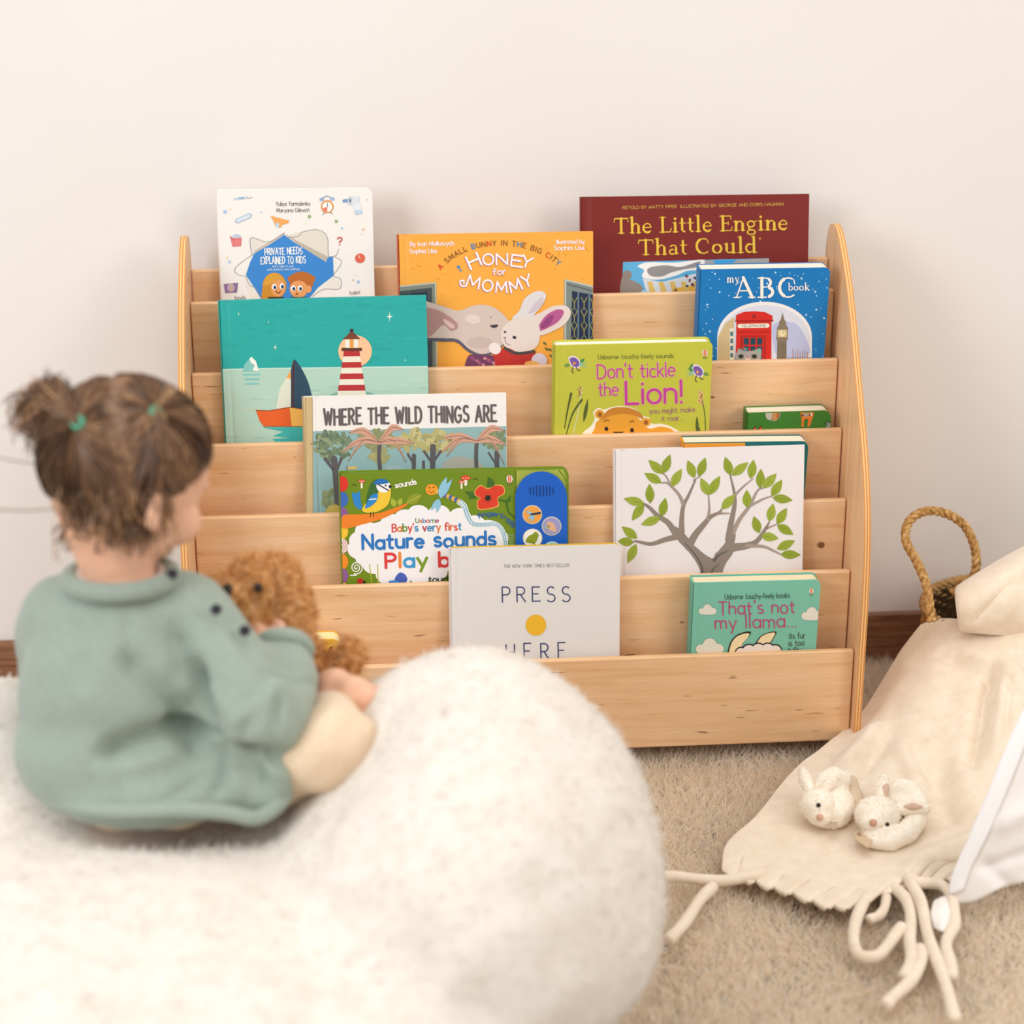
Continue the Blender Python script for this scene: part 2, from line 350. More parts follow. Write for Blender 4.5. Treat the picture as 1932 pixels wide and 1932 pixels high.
SF = {   # roman letters: strokes with their own widths (stems thick, hairlines and serifs thin)
 'T': (.8, [([(.4, .03), (.4, .97)], ST), ([(.02, .955), (.78, .955)], .075), ([(.03, .96), (.01, .72)], .05), ([(.77, .96), (.79, .72)], .05), bar(.22, .58, .027)]),
 'h': (.66, [([(.16, .03), (.16, 1.02)], ST), ([(.22, .42)]+A_(.36, .44, .15, .17, 150, 20), .08), ([(.52, .46), (.52, .03)], ST), bar(.02, .3, .027), bar(.4, .66, .027), ([(.02, 1.02), (.2, 1.02)], .055)]),
 'e': (.56, [(A_(.3, .31, .22, .28, 150, 300, 12), .13), (A_(.3, .33, .2, .28, 150, 0, 10), .07), ([(.1, .34), (.5, .36)], .06), (A_(.3, .3, .22, .28, 290, 330, 4), .06)]),
 'L': (.68, [([(.2, .03), (.2, .97)], ST), bar(.02, .4, .973), ([(.02, .03), (.62, .03)], .065), ([(.62, .03), (.68, .28)], .06)]),
 'i': (.34, [([(.17, .03), (.17, .6)], ST), bar(.02, .33, .027), ([(.03, .61), (.2, .61)], .055), ([(.17, .86), (.17, .87)], .17)]),
 't': (.4, [([(.17, .85), (.17, .16)], .14), (A_(.29, .15, .1, .12, 190, 300, 6), .09), ([(.01, .58), (.38, .58)], .06)]),
 'l': (.34, [([(.17, .03), (.17, 1.03)], ST), bar(.02, .33, .027), ([(.03, 1.03), (.2, 1.03)], .055)]),
 'E': (.72, [([(.2, .03), (.2, .97)], ST), ([(.02, .97), (.64, .97)], .06), ([(.02, .03), (.66, .03)], .06), ([(.2, .51), (.5, .51)], .06), ([(.64, .97), (.66, .75)], .055), ([(.66, .03), (.72, .27)], .055), ([(.5, .62), (.5, .4)], .05)]),
 'n': (.68, [([(.16, .03), (.16, .6)], ST), ([(.22, .42)]+A_(.37, .44, .15, .17, 150, 20), .08), ([(.53, .46), (.53, .03)], ST), bar(.02, .3, .027), bar(.41, .67, .027), ([(.02, .6), (.18, .6)], .055)]),
 'g': (.6, [(A_(.27, .42, .19, .19, 0, 360, 18), .09), ([(.4, .55), (.6, .62)], .06), ([(.16, .25), (.12, .14), (.26, .08)], .07), (A_(.28, -.1, .22, .15, 80, 440, 18), .08)]),
 'a': (.56, [([(.42, .06), (.42, .42)], .14), (A_(.27, .44, .16, .15, 10, 160, 8), .075), (A_(.22, .17, .15, .15, 60, 320, 12), .09), ([(.42, .1), (.56, .04)], .06)]),
 'C': (.8, [(A_(.44, .5, .36, .47, 120, 240, 12), ST), (A_(.44, .5, .36, .47, 60, 122, 8), .075), (A_(.44, .5, .36, .47, 238, 312, 8), .075), ([(.66, .9), (.7, .66)], .055)]),
 'o': (.6, [(A_(.3, .31, .22, .27, 125, 235, 8), .14), (A_(.3, .31, .22, .27, -55, 55, 8), .14), (A_(.3, .31, .22, .27, 50, 130, 6), .07), (A_(.3, .31, .22, .27, 230, 310, 6), .07)]),
 'u': (.66, [([(.15, .6), (.15, .2)], ST), (A_(.3, .17, .15, .13, 180, 330, 8), .08), ([(.5, .6), (.5, .03)], ST), bar(.01, .18, .6), bar(.36, .52, .6), bar(.5, .65, .03)]),
 'd': (.64, [([(.48, .03), (.48, 1.03)], ST), (A_(.25, .3, .19, .26, 90, 270, 12), .12), ([(.25, .57), (.45, .52)], .07), ([(.25, .04), (.45, .1)], .07), ([(.34, 1.03), (.5, 1.03)], .055), bar(.48, .64, .03)]),
 'A': (.86, [([(.4, 1), (.76, .03)], .15), ([(.4, .97), (.12, .03)], .065), ([(.2, .35), (.58, .35)], .06), bar(0, .28, .027), bar(.6, .9, .027)]),
 'B': (.74, [([(.2, .03), (.2, .97)], .15), ([(.02, .97), (.34, .97)]+A_(.36, .75, .2, .22, 88, 40, 4), .06), (A_(.34, .75, .22, .22, 50, -50, 6), .13), ([(.22, .53), (.42, .53)], .06), (A_(.36, .28, .28, .25, 60, -60, 8), .15), ([(.02, .03), (.4, .03)], .06)]),
 'm': (.98, [([(.16, .03), (.16, .6)], ST), ([(.2, .42)]+A_(.34, .44, .12, .16, 150, 20), .08), ([(.47, .46), (.47, .03)], ST), ([(.5, .42)]+A_(.65, .44, .12, .16, 150, 20), .08), ([(.78, .46), (.78, .03)], ST), bar(.02, .3, .027), bar(.36, .58, .027), bar(.67, .92, .027)]),
 'y': (.6, [([(.1, .6), (.32, .05)], .13), ([(.52, .6), (.22, -.25)], .065), bar(0, .24, .6), bar(.4, .6, .6), ([(.22, -.25), (.1, -.27)], .1)]),
 'b': (.62, [([(.16, .03), (.16, 1.02)], ST), (A_(.34, .3, .19, .26, 90, -90, 12), .12), ([(.16, .5), (.34, .56)], .07), ([(.16, .05), (.34, .04)], .07), ([(.02, 1.02), (.18, 1.02)], .055)]),
 'k': (.66, [([(.16, .03), (.16, 1.02)], ST), ([(.5, .58), (.2, .28)], .07), ([(.26, .36), (.54, .03)], .14), bar(.02, .3, .027), bar(.4, .66, .027), bar(.36, .6, .59), ([(.02, 1.02), (.18, 1.02)], .055)]),
 ' ': (.3, []),
}
def clip(poly, axis, lim, keep_less):
    out = []; n = len(poly)
    for i in range(n):
        a, c = poly[i-1], poly[i]; ia = (a[axis] <= lim) == keep_less or a[axis] == lim; ic = (c[axis] <= lim) == keep_less or c[axis] == lim
        if ia != ic:
            t = (lim-a[axis])/(c[axis]-a[axis]); q = [0, 0]; q[axis] = lim; q[1-axis] = a[1-axis]+t*(c[1-axis]-a[1-axis]); out.append(tuple(q))
        if ic: out.append(c)
    return out
class Art:
    """flat print, drawn in picture units, later mapped onto the face of a cover"""
    def __init__(s, ox=0, oy=0, sc=1.0): s.o = (ox, oy); s.sc = sc; s.items = []
    def poly(s, pts, c, l=1):
        s.items.append(([(s.o[0]+x/s.sc, s.o[1]+y/s.sc) for x, y in pts], c, l))
    def smooth(s, pts, c, l=1, n=40):
        P = [np.array(p, float) for p in pts]; P = P[-2:]+P+P[:3]; Q = np.array(P); out = []
        m = len(pts)
        for t in np.linspace(0, m, n, endpoint=False):
            i = int(t); f = t-i; a, b, c_, d = Q[i+1], Q[i+2], Q[i+3], Q[i+4]
            out.append(tuple(.5*(2*b+(c_-a)*f+(2*a-5*b+4*c_-d)*f*f+(3*b-a-3*c_+d)*f**3)))
        s.poly(out, c, l)
    def rect(s, x0, y0, x1, y1, c, l=1): s.poly([(x0, y0), (x1, y0), (x1, y1), (x0, y1)], c, l)
    def ell(s, cx, cy, rx, ry=None, c='#000000', l=1, rot=0, n=28):
        ry = ry or rx; r = math.radians(rot); cr, sr = math.cos(r), math.sin(r); P = []
        for i in range(n):
            a = 2*PI*i/n; x, y = rx*math.cos(a), ry*math.sin(a); P.append((cx+x*cr-y*sr, cy+x*sr+y*cr))
        s.poly(P, c, l)
    def leaf(s, a, b, wd, c, l=1):
        a = np.array(a, float); b = np.array(b, float); d = b-a; nn = np.array([-d[1], d[0]])/np.linalg.norm(d)*wd; P = []
        for t in np.linspace(0, 1, 9): P.append(a+d*t+nn*math.sin(PI*t**.85))
        for t in np.linspace(1, 0, 9)[1:-1]: P.append(a+d*t-nn*math.sin(PI*t**.85))
        s.poly([tuple(p) for p in P], c, l)
    def line(s, pts, w0, c, l=1, w1=None, round_=True):
        P = np.array(pts, float); n = len(P)
        if n < 2: return
        for i in range(1, n-1):                        # break at sharp corners
            d0, d1 = P[i]-P[i-1], P[i+1]-P[i]
            if (d0@d1)/((np.linalg.norm(d0)*np.linalg.norm(d1))+1e-9) < -.1:
                wm = w0 if w1 is None else w0+(w1-w0)*i/(n-1); s.line(pts[:i+1], w0, c, l, wm, True); s.line(pts[i:], wm, c, l, w1, True); return
        w1 = w0 if w1 is None else w1; T = np.diff(P, axis=0); T /= np.linalg.norm(T, axis=1)[:, None]+1e-9; N = np.stack([-T[:, 1], T[:, 0]], 1)
        wd = np.linspace(w0, w1, n)/2
        M = [N[0]]
        for i in range(1, n-1):
            m = N[i-1]+N[i]; q = m@N[i]; M.append(m/q if q > .5 else m/max(np.linalg.norm(m), 1e-6))
        M.append(N[-1])
        for i in range(n-1):
            s.poly([tuple(P[i]-M[i]*wd[i]), tuple(P[i+1]-M[i+1]*wd[i+1]), tuple(P[i+1]+M[i+1]*wd[i+1]), tuple(P[i]+M[i]*wd[i])], c, l)
        if round_:
            s.ell(P[0][0], P[0][1], wd[0], wd[0], c, l, 0, 10); s.ell(P[-1][0], P[-1][1], wd[-1], wd[-1], c, l, 0, 10)
    def curve(s, pts, w0, c, l=1, w1=None, n=14): s.line(spline(pts, n), w0, c, l, w1)
    def star(s, x, y, r, c, l=1, k=.22, r2=None, p=4, a0=90):
        P = []; r2 = r2 or r
        for i in range(2*p):
            a = math.radians(a0+180*i/p); q = 1 if i % 2 == 0 else k; P.append((x+r2*q*math.cos(a)*.62 if p == 4 else x+r*q*math.cos(a), y+r*q*math.sin(a)))
        s.poly(P, c, l)
    def text(s, txt, p0, p1, cap, c, l=4, w=.13, sp=.17, font='s', jit=0.0, colors=None, rnd=None, slant=0.0):
        """letters fitted between baseline points p0 and p1, cap height cap; c or a list of colours per letter"""
        F = SF if font == 'r' else G; adv = []; x = 0
        for ch in txt:
            g = F.get(ch) or F.get(ch.upper()) or (.3, []); adv.append((x, g)); x += g[0]+sp
        tot = x-sp; p0 = np.array(p0, float); p1 = np.array(p1, float); e = (p1-p0)/tot; up = np.array([e[1], -e[0]]); up = up/np.linalg.norm(up)*cap
        if up[1] > 0: up = -up
        k = 0; r = random.Random(len(txt)*7+int(cap)); w = w*min(1, (np.linalg.norm(e)/cap)/.85)**.6 if font == 's' else w
        for ch, (x0, g) in zip(txt, adv):
            col = colors[k % len(colors)] if colors else c
            if ch != ' ': k += 1
            dy = (r.random()-.5)*jit; ds = 1+(r.random()-.5)*jit
            for st in g[1]:
                pts, wd = (st if font == 'r' else (st, w))
                s.line([tuple(p0+e*(x0+px+slant*py)+up*(py*ds+dy)) for px, py in pts], wd*cap, col, l, round_=(font != 'r' or wd > .1))
    def arctext(s, txt, pts, cap, c, l=4, w=.13, sp=.2, colors=None):
        Q = spline(pts, 120); L = np.r_[0, np.cumsum(np.linalg.norm(np.diff(Q, axis=0), axis=1))]; adv = []; x = 0
        for ch in txt:
            g = G.get(ch, (.3, [])); adv.append((x, g)); x += g[0]+sp
        sc = L[-1]/(x-sp); k = 0
        for ch, (x0, g) in zip(txt, adv):
            m = (x0+g[0]/2)*sc; px = np.interp(m, L, Q[:, 0]); py = np.interp(m, L, Q[:, 1]); d = 2.0
            t = np.array([np.interp(m+d, L, Q[:, 0])-np.interp(m-d, L, Q[:, 0]), np.interp(m+d, L, Q[:, 1])-np.interp(m-d, L, Q[:, 1])]); t /= np.linalg.norm(t)+1e-9
            up = np.array([t[1], -t[0]]); col = colors[k % len(colors)] if colors else c
            if ch != ' ': k += 1
            for st in g[1]:
                s.line([tuple(np.array([px, py])+t*(a-g[0]/2)*sc+up*b_*cap) for a, b_ in st], w*cap, col, l)

EPS = .00011
BOOKS = []
def book(tl, tr, slot, t, base, label, art, kind='hard', lean_z=None, spine=None, back=None, pages='#efe6d6', r=0.0, inset=.003, groove=None, hidden=0.0, theta=None, ct=.0024):
    zb = rail_top(slot)-.075+.0006; yb = (slot+1)*S-.0004; zc = lean_z or rail_top(slot+1)
    room = S-RT-.0016-t; th = math.atan(max(room, .0004)/(zc-zb)) if theta is None else theta; th = min(th, math.radians(8.5))
    nrm = np.array([0, -math.cos(th), math.sin(th)]); p = np.array([0, yb, zc])+nrm*t
    if th < 0: p = np.array([0, slot*S+RT+.0005, rail_top(slot)])   # tips forward against its own rail
    P0, P1 = on_plane(*tl, p, nrm), on_plane(*tr, p, nrm); u = P1-P0; W = np.linalg.norm(u); u /= W
    vdn = np.cross(u, nrm); vdn = vdn if vdn[2] < 0 else -vdn
    H = min((P0[2]-zb), (P1[2]-zb))/-vdn[2]
    up = -vdn; O = P0+vdn*H; inn = -nrm                     # local x=u, y=inn, z=up
    mw = Matrix(((u[0], inn[0], up[0], O[0]), (u[1], inn[1], up[1], O[1]), (u[2], inn[2], up[2], O[2]), (0, 0, 0, 1)))
    e = empty('picture_book', mw=mw); tag(e, label, 'book', 'picture books on the display shelf')
    def outline(x0, x1, z0, z1, rr):
        if rr <= 0: return [(x0, z0), (x1, z0), (x1, z1), (x0, z1)]
        return [(x0, z0)]+[(x1-rr+rr*math.cos(a), z0+rr+rr*math.sin(a)) for a in np.linspace(-PI/2, 0, 8)]+[(x1-rr+rr*math.cos(a), z1-rr+rr*math.sin(a)) for a in np.linspace(0, PI/2, 8)]+[(x0, z1)]
    g0, g1 = (groove if groove else ((.006, .013) if kind == 'hard' else (None, None)))
    xs = [-1, g0, (g0+g1)/2, g1, W+1] if g0 else [-1, W+1]
    dep = .0011 if kind == 'hard' else .0006
    def yoff(x): return dep*max(0, 1-abs(x-(g0+g1)/2)/((g1-g0)/2)) if g0 else 0.0
    mbm = MB(); bm_ = mat(base, .38)
    out = outline(0, W, 0, H, r)
    def face(poly, m, lay):
        for a, c in zip(xs[:-1], xs[1:]):
            q = clip(clip(poly, 0, a, False), 0, c, True)
            if len(q) < 3: continue
            q = [q[i] for i in range(len(q)) if (abs(q[i][0]-q[i-1][0])+abs(q[i][1]-q[i-1][1])) > 1e-7]
            if len(q) < 3: continue
            A = sum(q[i-1][0]*q[i][1]-q[i][0]*q[i-1][1] for i in range(len(q)))
            if abs(A) < 1e-9: continue
            if A < 0: q = q[::-1]
            mbm.add([(x, yoff(x)-EPS*lay, z) for x, z in q], [list(range(len(q)))], m)
    face(out, bm_, 0)
    n = len(out); mbm.add([(x, yoff(x), z) for x, z in out]+[(x, ct, z) for x, z in out], [(i, i+n, (i+1) % n+n, (i+1) % n) for i in range(n)]+[list(range(2*n-1, n-1, -1))], bm_)
    for ii, (pts, c, lay) in enumerate(art.items):
        lay = lay + (ii % 22)*.042; loc = []
        for px, py in pts:
            Q = on_plane(px, py, p, nrm)-O; loc.append((float(Q@u), float(Q@up)))
        for ax, lim, less in ((0, .0004, False), (0, W-.0004, True), (1, .0004, False), (1, H-.0004, True)):
            loc = clip(loc, ax, lim, less)
            if len(loc) < 3: break
        if len(loc) >= 3: face(loc, mat(c, .4), lay)
    mbm.build('front_cover', e)
    def prism(out, y0, y1, m, name):
        b2 = MB(); n = len(out); b2.add([(x, y0, z) for x, z in out]+[(x, y1, z) for x, z in out], [list(range(n)), list(range(2*n-1, n-1, -1))]+[(i, i+n, (i+1) % n+n, (i+1) % n) for i in range(n)], m); return b2.build(name, e)
    prism(outline(0, W, 0, H, r), t-ct, t, mat(back or base, .4), 'back_cover')
    b2 = MB(); k_ = 9; prof = [(-.0018*math.sin(PI*i/k_)-.0002, t*i/k_) for i in range(k_+1)]+[(.0012, t), (.0012, 0)]; m_ = len(prof)
    b2.add([(x, y, 0) for x, y in prof]+[(x, y, H) for x, y in prof], [list(range(m_)), list(range(2*m_-1, m_-1, -1))]+[(i, (i+1) % m_, (i+1) % m_+m_, i+m_) for i in range(m_)], mat(spine or base, .4)); b2.build('spine', e)
    # block of leaves: a few fanned slabs so the edge reads as pages
    b2 = MB(); y0, y1 = ct+.0002, t-ct-.0002; npg = max(2, int((y1-y0)/(.0022 if kind == 'board' else .0012)))
    o2 = outline(.0015, W-inset, inset, H-inset, r*.95)
    for i in range(npg):
        ya = y0+(y1-y0)*i/npg; yc = y0+(y1-y0)*(i+.93)/npg; dz = -.0003*(i % 2); n = len(o2)
        b2.add([(x, ya, z+dz) for x, z in o2]+[(x, yc, z+dz) for x, z in o2], [list(range(n)), list(range(2*n-1, n-1, -1))]+[(i2, i2+n, (i2+1) % n+n, (i2+1) % n) for i2 in range(n)], mat(pages, .7))
    b2.build('page_block', e)
    BOOKS.append((e, W, H, th)); return e
# ------------------------------------------------------------------ the books
def logo(a, x, y, r, l=6):
    a.ell(x, y, r*.8, r, '#f4efe6', l); a.ell(x, y, r*.45, r, '#d8357c', l+1); a.ell(x, y, r*.16, r, '#f2c53c', l+2); a.line([(x-r*.5, y+r*1.5), (x+r*.5, y+r*1.5)], r*.3, '#6f7a4a', l)
def cloudy(a, cx, cy, w, h, c, l=2, n=7):
    for i in range(n):
        t = 2*PI*i/n; a.ell(cx+w*.33*math.cos(t), cy+h*.3*math.sin(t), w*.2, h*.26, c, l)
    a.ell(cx, cy, w*.38, h*.34, c, l)

# white book with the torn blue hole
a = Art(320, 330, 3.715)
GR = '#8d8a86'
a.smooth([(575, 440), (690, 470), (805, 405), (600, 545), (585, 560), (570, 510)], '#dcd6cd', 1)
a.smooth([(820, 440), (940, 395), (1060, 390), (1105, 450), (1112, 560), (1100, 605), (960, 530)], '#dbd4c8', 1)
a.poly([(805, 408), (880, 455), (1105, 570), (1102, 612), (960, 540)], '#b9b0a0', 2); a.poly([(805, 408), (700, 470), (595, 530), (590, 560), (800, 440)], '#bfb6a8', 2)
a.poly([(805, 420), (870, 470), (1098, 612), (1108, 578), (1145, 568), (1150, 705), (1040, 790), (950, 900), (660, 900), (600, 800), (535, 700), (565, 610), (595, 550), (700, 490)], '#3b84cc', 3)
for P in ([(575, 560), (570, 440), (690, 470), (805, 405)], [(815, 440), (900, 430), (940, 395), (1050, 385), (1108, 440), (1112, 565), (1150, 570)], [(590, 555), (520, 600), (455, 660), (480, 700), (530, 708)], [(1155, 572), (1205, 610), (1150, 700)], [(1150, 712), (1200, 730), (1190, 800), (1080, 800), (1000, 850)], [(535, 710), (560, 770), (610, 800), (640, 860)], [(1150, 570), (1170, 560), (1185, 520)]):
    a.curve(P, 3.2, GR, 4)
a.poly([(530, 705), (560, 770), (650, 880), (580, 870), (520, 740)], '#e3ddd4', 2); a.poly([(1150, 715), (1195, 735), (1185, 795), (1080, 805), (985, 870)], '#e3ddd4', 2)
a.text('PRIVATE NEEDS', (668, 562), (930, 553), 46, '#f4f2ee', 6, .17, .26, jit=.1)
a.text('EXPLAINED TO KIDS', (641, 624), (953, 617), 48, '#f4f2ee', 6, .17, .27, jit=.1)
a.text("let's talk it out", (722, 648), (868, 646), 16, '#dfe7ee', 6, .13); a.text('with parents and without', (685, 670), (912, 666), 15, '#dfe7ee', 6, .13)
a.text('Yuliya Yarmolenko', (745, 216), (985, 214), 29, '#4b4746', 5, .09); a.text('Maryana Gilevich', (750, 262), (980, 259), 29, '#4b4746', 5, .09)
for cx, cy, rx, ry, c in ((735, 778, 84, 92, '#c98a2c'), (760, 790, 50, 62, '#e09a5f')): a.ell(cx, cy, rx, ry, c, 5)
a.poly([(650, 790), (640, 900), (690, 900), (700, 770)], '#c98a2c', 6); a.smooth([(655, 770), (690, 700), (760, 690), (820, 760), (760, 730), (700, 770)], '#d79a35', 7)
a.ell(925, 752, 84, 68, '#b8682a', 5)
for i in range(11): a.ell(850+i*15, 728-30*math.sin(PI*i/10), 22, 22, '#b8682a', 5)
a.ell(905, 800, 64, 60, '#e29a60', 6); a.ell(975, 800, 20, 26, '#e29a60', 6)
for x, y in ((735, 785), (788, 780), (868, 795), (915, 795)): a.ell(x, y, 17, 21, '#f2f2f2', 8); a.ell(x+3, y+3, 10, 13, '#2d5f87', 9); a.ell(x+3, y+3, 5, 7, '#15181d', 10)
a.curve([(745, 815), (762, 828), (778, 815)], 6, '#7a2f22', 9); a.curve([(885, 840), (892, 828), (900, 840)], 5, '#7a3a26', 9)
a.rect(690, 855, 800, 900, '#33302f', 7); a.rect(850, 855, 960, 900, '#4b6b55', 7)
for x, y in ((795, 800), (745, 830)): pass
# icons
a.line([(455, 168), (545, 158)], 16, '#c2cfda', 4); a.line([(485, 163), (520, 160)], 8, '#7fa4c4', 5); a.curve([(545, 158), (560, 165), (578, 152)], 3, GR, 5)
a.line([(475, 322), (560, 285)], 34, '#aebfd2', 4); a.line([(480, 320), (556, 287)], 22, '#cfdbe6', 5)
a.poly([(706, 285), (840, 320), (830, 338), (790, 350), (775, 370), (745, 360), (725, 315)], '#e9a45c', 4); a.poly([(745, 335), (770, 340), (765, 368), (747, 360)], '#bcd0df', 5)
a.ell(1105, 222, 44, 46, '#d9954e', 4); a.ell(1105, 224, 34, 36, '#f0ece6', 5); a.poly([(1105, 224), (1072, 232), (1085, 255), (1105, 258)], '#e47a62', 6); a.line([(1105, 224), (1108, 192)], 4, '#55505a', 7)
a.curve([(1060, 175), (1100, 148), (1145, 170)], 5, '#6d83a6', 5); a.ell(1066, 172, 16, 13, '#9db4d6', 5); a.ell(1140, 168, 16, 13, '#9db4d6', 5); a.line([(1085, 262), (1075, 278)], 5, GR, 4); a.line([(1128, 262), (1142, 274)], 5, GR, 4)
a.rect(1265, 150, 1330, 210, '#d3dae0', 4); a.ell(1265, 180, 16, 30, '#c1c9d2', 5); a.ell(1265, 180, 7, 13, '#6f7f99', 6); a.poly([(1285, 205), (1335, 200), (1352, 270), (1305, 280)], '#dbe2e6', 5); a.poly([(1295, 250), (1345, 242), (1352, 270), (1305, 280)], '#b9cede', 6); a.line([(1222, 182), (1262, 180)], 22, '#7d98c4', 4)
a.poly([(428, 445), (505, 440), (500, 500), (440, 503)], '#d9716f', 4); a.ell(470, 440, 34, 26, '#b9c6d4', 3); a.line([(425, 432), (445, 452)], 6, '#c24a4a', 5)
for i in range(4): a.line([(440+i*16, 455), (443+i*15, 495)], 3, '#e9a7a2', 5)
a.text('?', (1177, 490), (1208, 490), 52, '#c23b3b', 5, .16)
a.ell(1335, 584, 35, 34, '#d9634e', 4); a.line([(1322, 560), (1336, 585)], 5, '#f1d8cf', 5)
a.poly([(380, 765), (480, 755), (472, 825), (390, 828)], '#8a6d96', 4); a.ell(430, 790, 26, 30, '#b8a3b8', 5); a.line([(425, 765), (437, 790), (428, 815)], 6, '#d7b85a', 6)
for x, y, r, c in ((388, 258, 18, '#9fbfe0'), (425, 240, 9, '#ecd9a0'), (642, 260, 10, '#b6d0e6'), (980, 292, 17, '#8fae74'), (1168, 325, 16, '#8fae74'), (1208, 373, 11, '#a9c6e2'), (1358, 380, 13, '#e6bfa0'), (1322, 750, 15, '#9fbbe0'), (1286, 736, 9, '#e9a58f'), (403, 578, 9, '#ecd0a6'), (420, 608, 15, '#a9c8e4'), (958, 338, 7, '#d9e2b8'), (1305, 703, 4, '#a56b7a'), (1384, 175, 4, '#55505a'), (1345, 416, 4, '#8c6a5a')): a.star(x, y, r, c, 4, .5, p=5)
a.text('toilet', (1262, 840), (1337, 834), 27, '#6b6663', 5, .1); a.text('body', (460, 874), (535, 870), 27, '#6b6663', 5, .1)
book((409, 358), (702, 354), 5, .012, '#e9e5e1', 'white board book with a torn blue hole and two cartoon children peeking out', a, 'board', r=.009, spine='#e9e5e1', inset=.0012, pages='#efebe4')

# maroon book with gold title
a = Art(1080, 340, 3.331)
a.text('RETOLD BY WATTY PIPER', (316, 181), (655, 174), 18, '#d3a64c', 5, .14); a.text('ILLUSTRATED BY GEORGE AND DORIS HAUMAN', (678, 173), (1325, 158), 18, '#d3a64c', 5, .14)
a.text('The Little Engine', (262, 336), (1354, 311), 98, '#e2b93f', 5, font='r', sp=.05); a.text('That Could', (415, 471), (1160, 455), 98, '#e2b93f', 5, font='r', sp=.06)
a.ell(1178, 366, 7, 7, '#c98a44', 5)
a.poly([(318, 514), (1235, 490), (1235, 900), (305, 900)], '#5ba9d6', 1)
a.smooth([(318, 585), (360, 570), (375, 600), (360, 620), (400, 640), (440, 670), (430, 720), (305, 720)], '#8b8078', 2)
a.smooth([(410, 540), (480, 515), (640, 518), (830, 500), (800, 560), (720, 570), (650, 600), (540, 625), (440, 610), (450, 565)], '#e9e7e4', 2)
a.smooth([(470, 560), (520, 540), (600, 535), (680, 545), (800, 510), (780, 545), (700, 560), (620, 580), (560, 605), (490, 600)], '#8c8a8b', 3)
a.poly([(440, 615), (560, 640), (800, 580), (800, 760), (480, 760)], '#cfd5dd', 2)
for i in range(5): a.poly([(470+i*70, 640), (500+i*70, 635), (540+i*72, 760), (500+i*72, 760)], '#d8b765', 3)
a.poly([(880, 505), (1030, 498), (1010, 520), (900, 525)], '#3a9fd8', 3); a.poly([(830, 505), (900, 503), (930, 525), (1040, 500), (1235, 490), (1235, 540), (830, 560)], '#a5a19e', 2)
for i in range(16): a.ell(715+(i*23) % 85, 600+(i*37) % 70, 9, 7, ['#35405f', '#a33b46', '#e7e2da'][i % 3], 4)
a.poly([(440, 690), (560, 720), (720, 690), (860, 690), (860, 900), (305, 900)], '#9cc6d8', 2); a.poly([(640, 680), (860, 640), (860, 740), (620, 740)], '#dfae45', 3)
book((1097, 372), (1527, 366), 5, .011, '#78231f', 'wide maroon hardcover with gold lettering in the top row', a, 'hard', pages='#e9ddc4')

# orange book with two rabbits
a = Art(740, 400, 4.6); WH = '#efe6ee'; SH2 = '#b77a96'
a.text('By Ivan Malkovych', (155, 296), (535, 288), 36, WH, 5, .18); a.text('Sophia Uss', (152, 358), (385, 354), 36, WH, 5, .18)
a.text('Illustrated by', (1425, 276), (1668, 272), 34, WH, 5, .18); a.text('Sophia Uss', (1405, 330), (1668, 326), 36, WH, 5, .18)
BR = '#8b5a26'
a.arctext('A SMALL BUNNY IN THE BIG CITY', [(420, 500), (520, 410), (690, 322), (930, 290), (1150, 312), (1330, 385), (1440, 465)], 42, BR, 5, .17, .32, ['#cf3b26', BR, BR, BR, BR, BR, '#2f7fc4', BR, BR, '#d03e28', BR, BR, BR, BR, '#2f7fc4', BR, BR, BR, BR, '#d03e28', BR, BR, '#2f7fc4'])
for dx, dy, c, l in ((-5, 5, SH2, 5), (0, 0, '#f2eaf2', 6)):
    a.text('H', (685+dx, 495+dy), (775+dx, 455+dy), 112, c, l, .15); a.text('O', (795+dx, 462+dy), (885+dx, 450+dy), 92, c, l, .16); a.text('N', (905+dx, 455+dy), (1000+dx, 453+dy), 92, c, l, .16); a.text('E', (1030+dx, 465+dy), (1130+dx, 478+dy), 96, c, l, .15); a.text('Y', (1110+dx, 462+dy), (1195+dx, 490+dy), 95, c, l, .15)
    a.text('for', (878+dx, 545+dy), (985+dx, 540+dy), 52, c, l, .17)
    a.text('M', (640+dx, 640+dy), (748+dx, 668+dy), 100, c, l, .14); a.curve([(640+dx, 640+dy), (600+dx, 640+dy), (590+dx, 600+dy), (620+dx, 595+dy), (622+dx, 620+dy)], 13, c, l); a.text('O', (780+dx, 680+dy), (865+dx, 690+dy), 96, c, l, .15); a.text('M', (900+dx, 695+dy), (995+dx, 697+dy), 92, c, l, .15); a.text('M', (1035+dx, 700+dy), (1130+dx, 668+dy), 98, c, l, .15); a.text('Y', (1150+dx, 655+dy), (1220+dx, 630+dy), 98, c, l, .15)
a.star(575, 478, 20, '#3f8bc6', 5, .5, p=5); a.star(592, 505, 14, '#3f8bc6', 5, .5, p=5)
r = random.Random(4)
for i in range(90):
    x, y = r.uniform(80, 1700), r.uniform(240, 1330); a.ell(x, y, r.uniform(3, 26), r.uniform(2, 7), r.choice(['#e6a03a', '#e2952c', '#dd9a38', '#efb04e']), 1, r.uniform(0, 90), 8)
a.poly([(52, 645), (378, 612), (392, 1400), (52, 1400)], '#7c8378', 2); a.poly([(52, 690), (345, 655), (350, 1400), (52, 1400)], '#434c50', 3); a.poly([(52, 720), (305, 690), (305, 1400), (52, 1400)], '#2b3445', 4); a.line([(52, 648), (376, 615), (384, 1380)], 12, '#b6b8ad', 5)
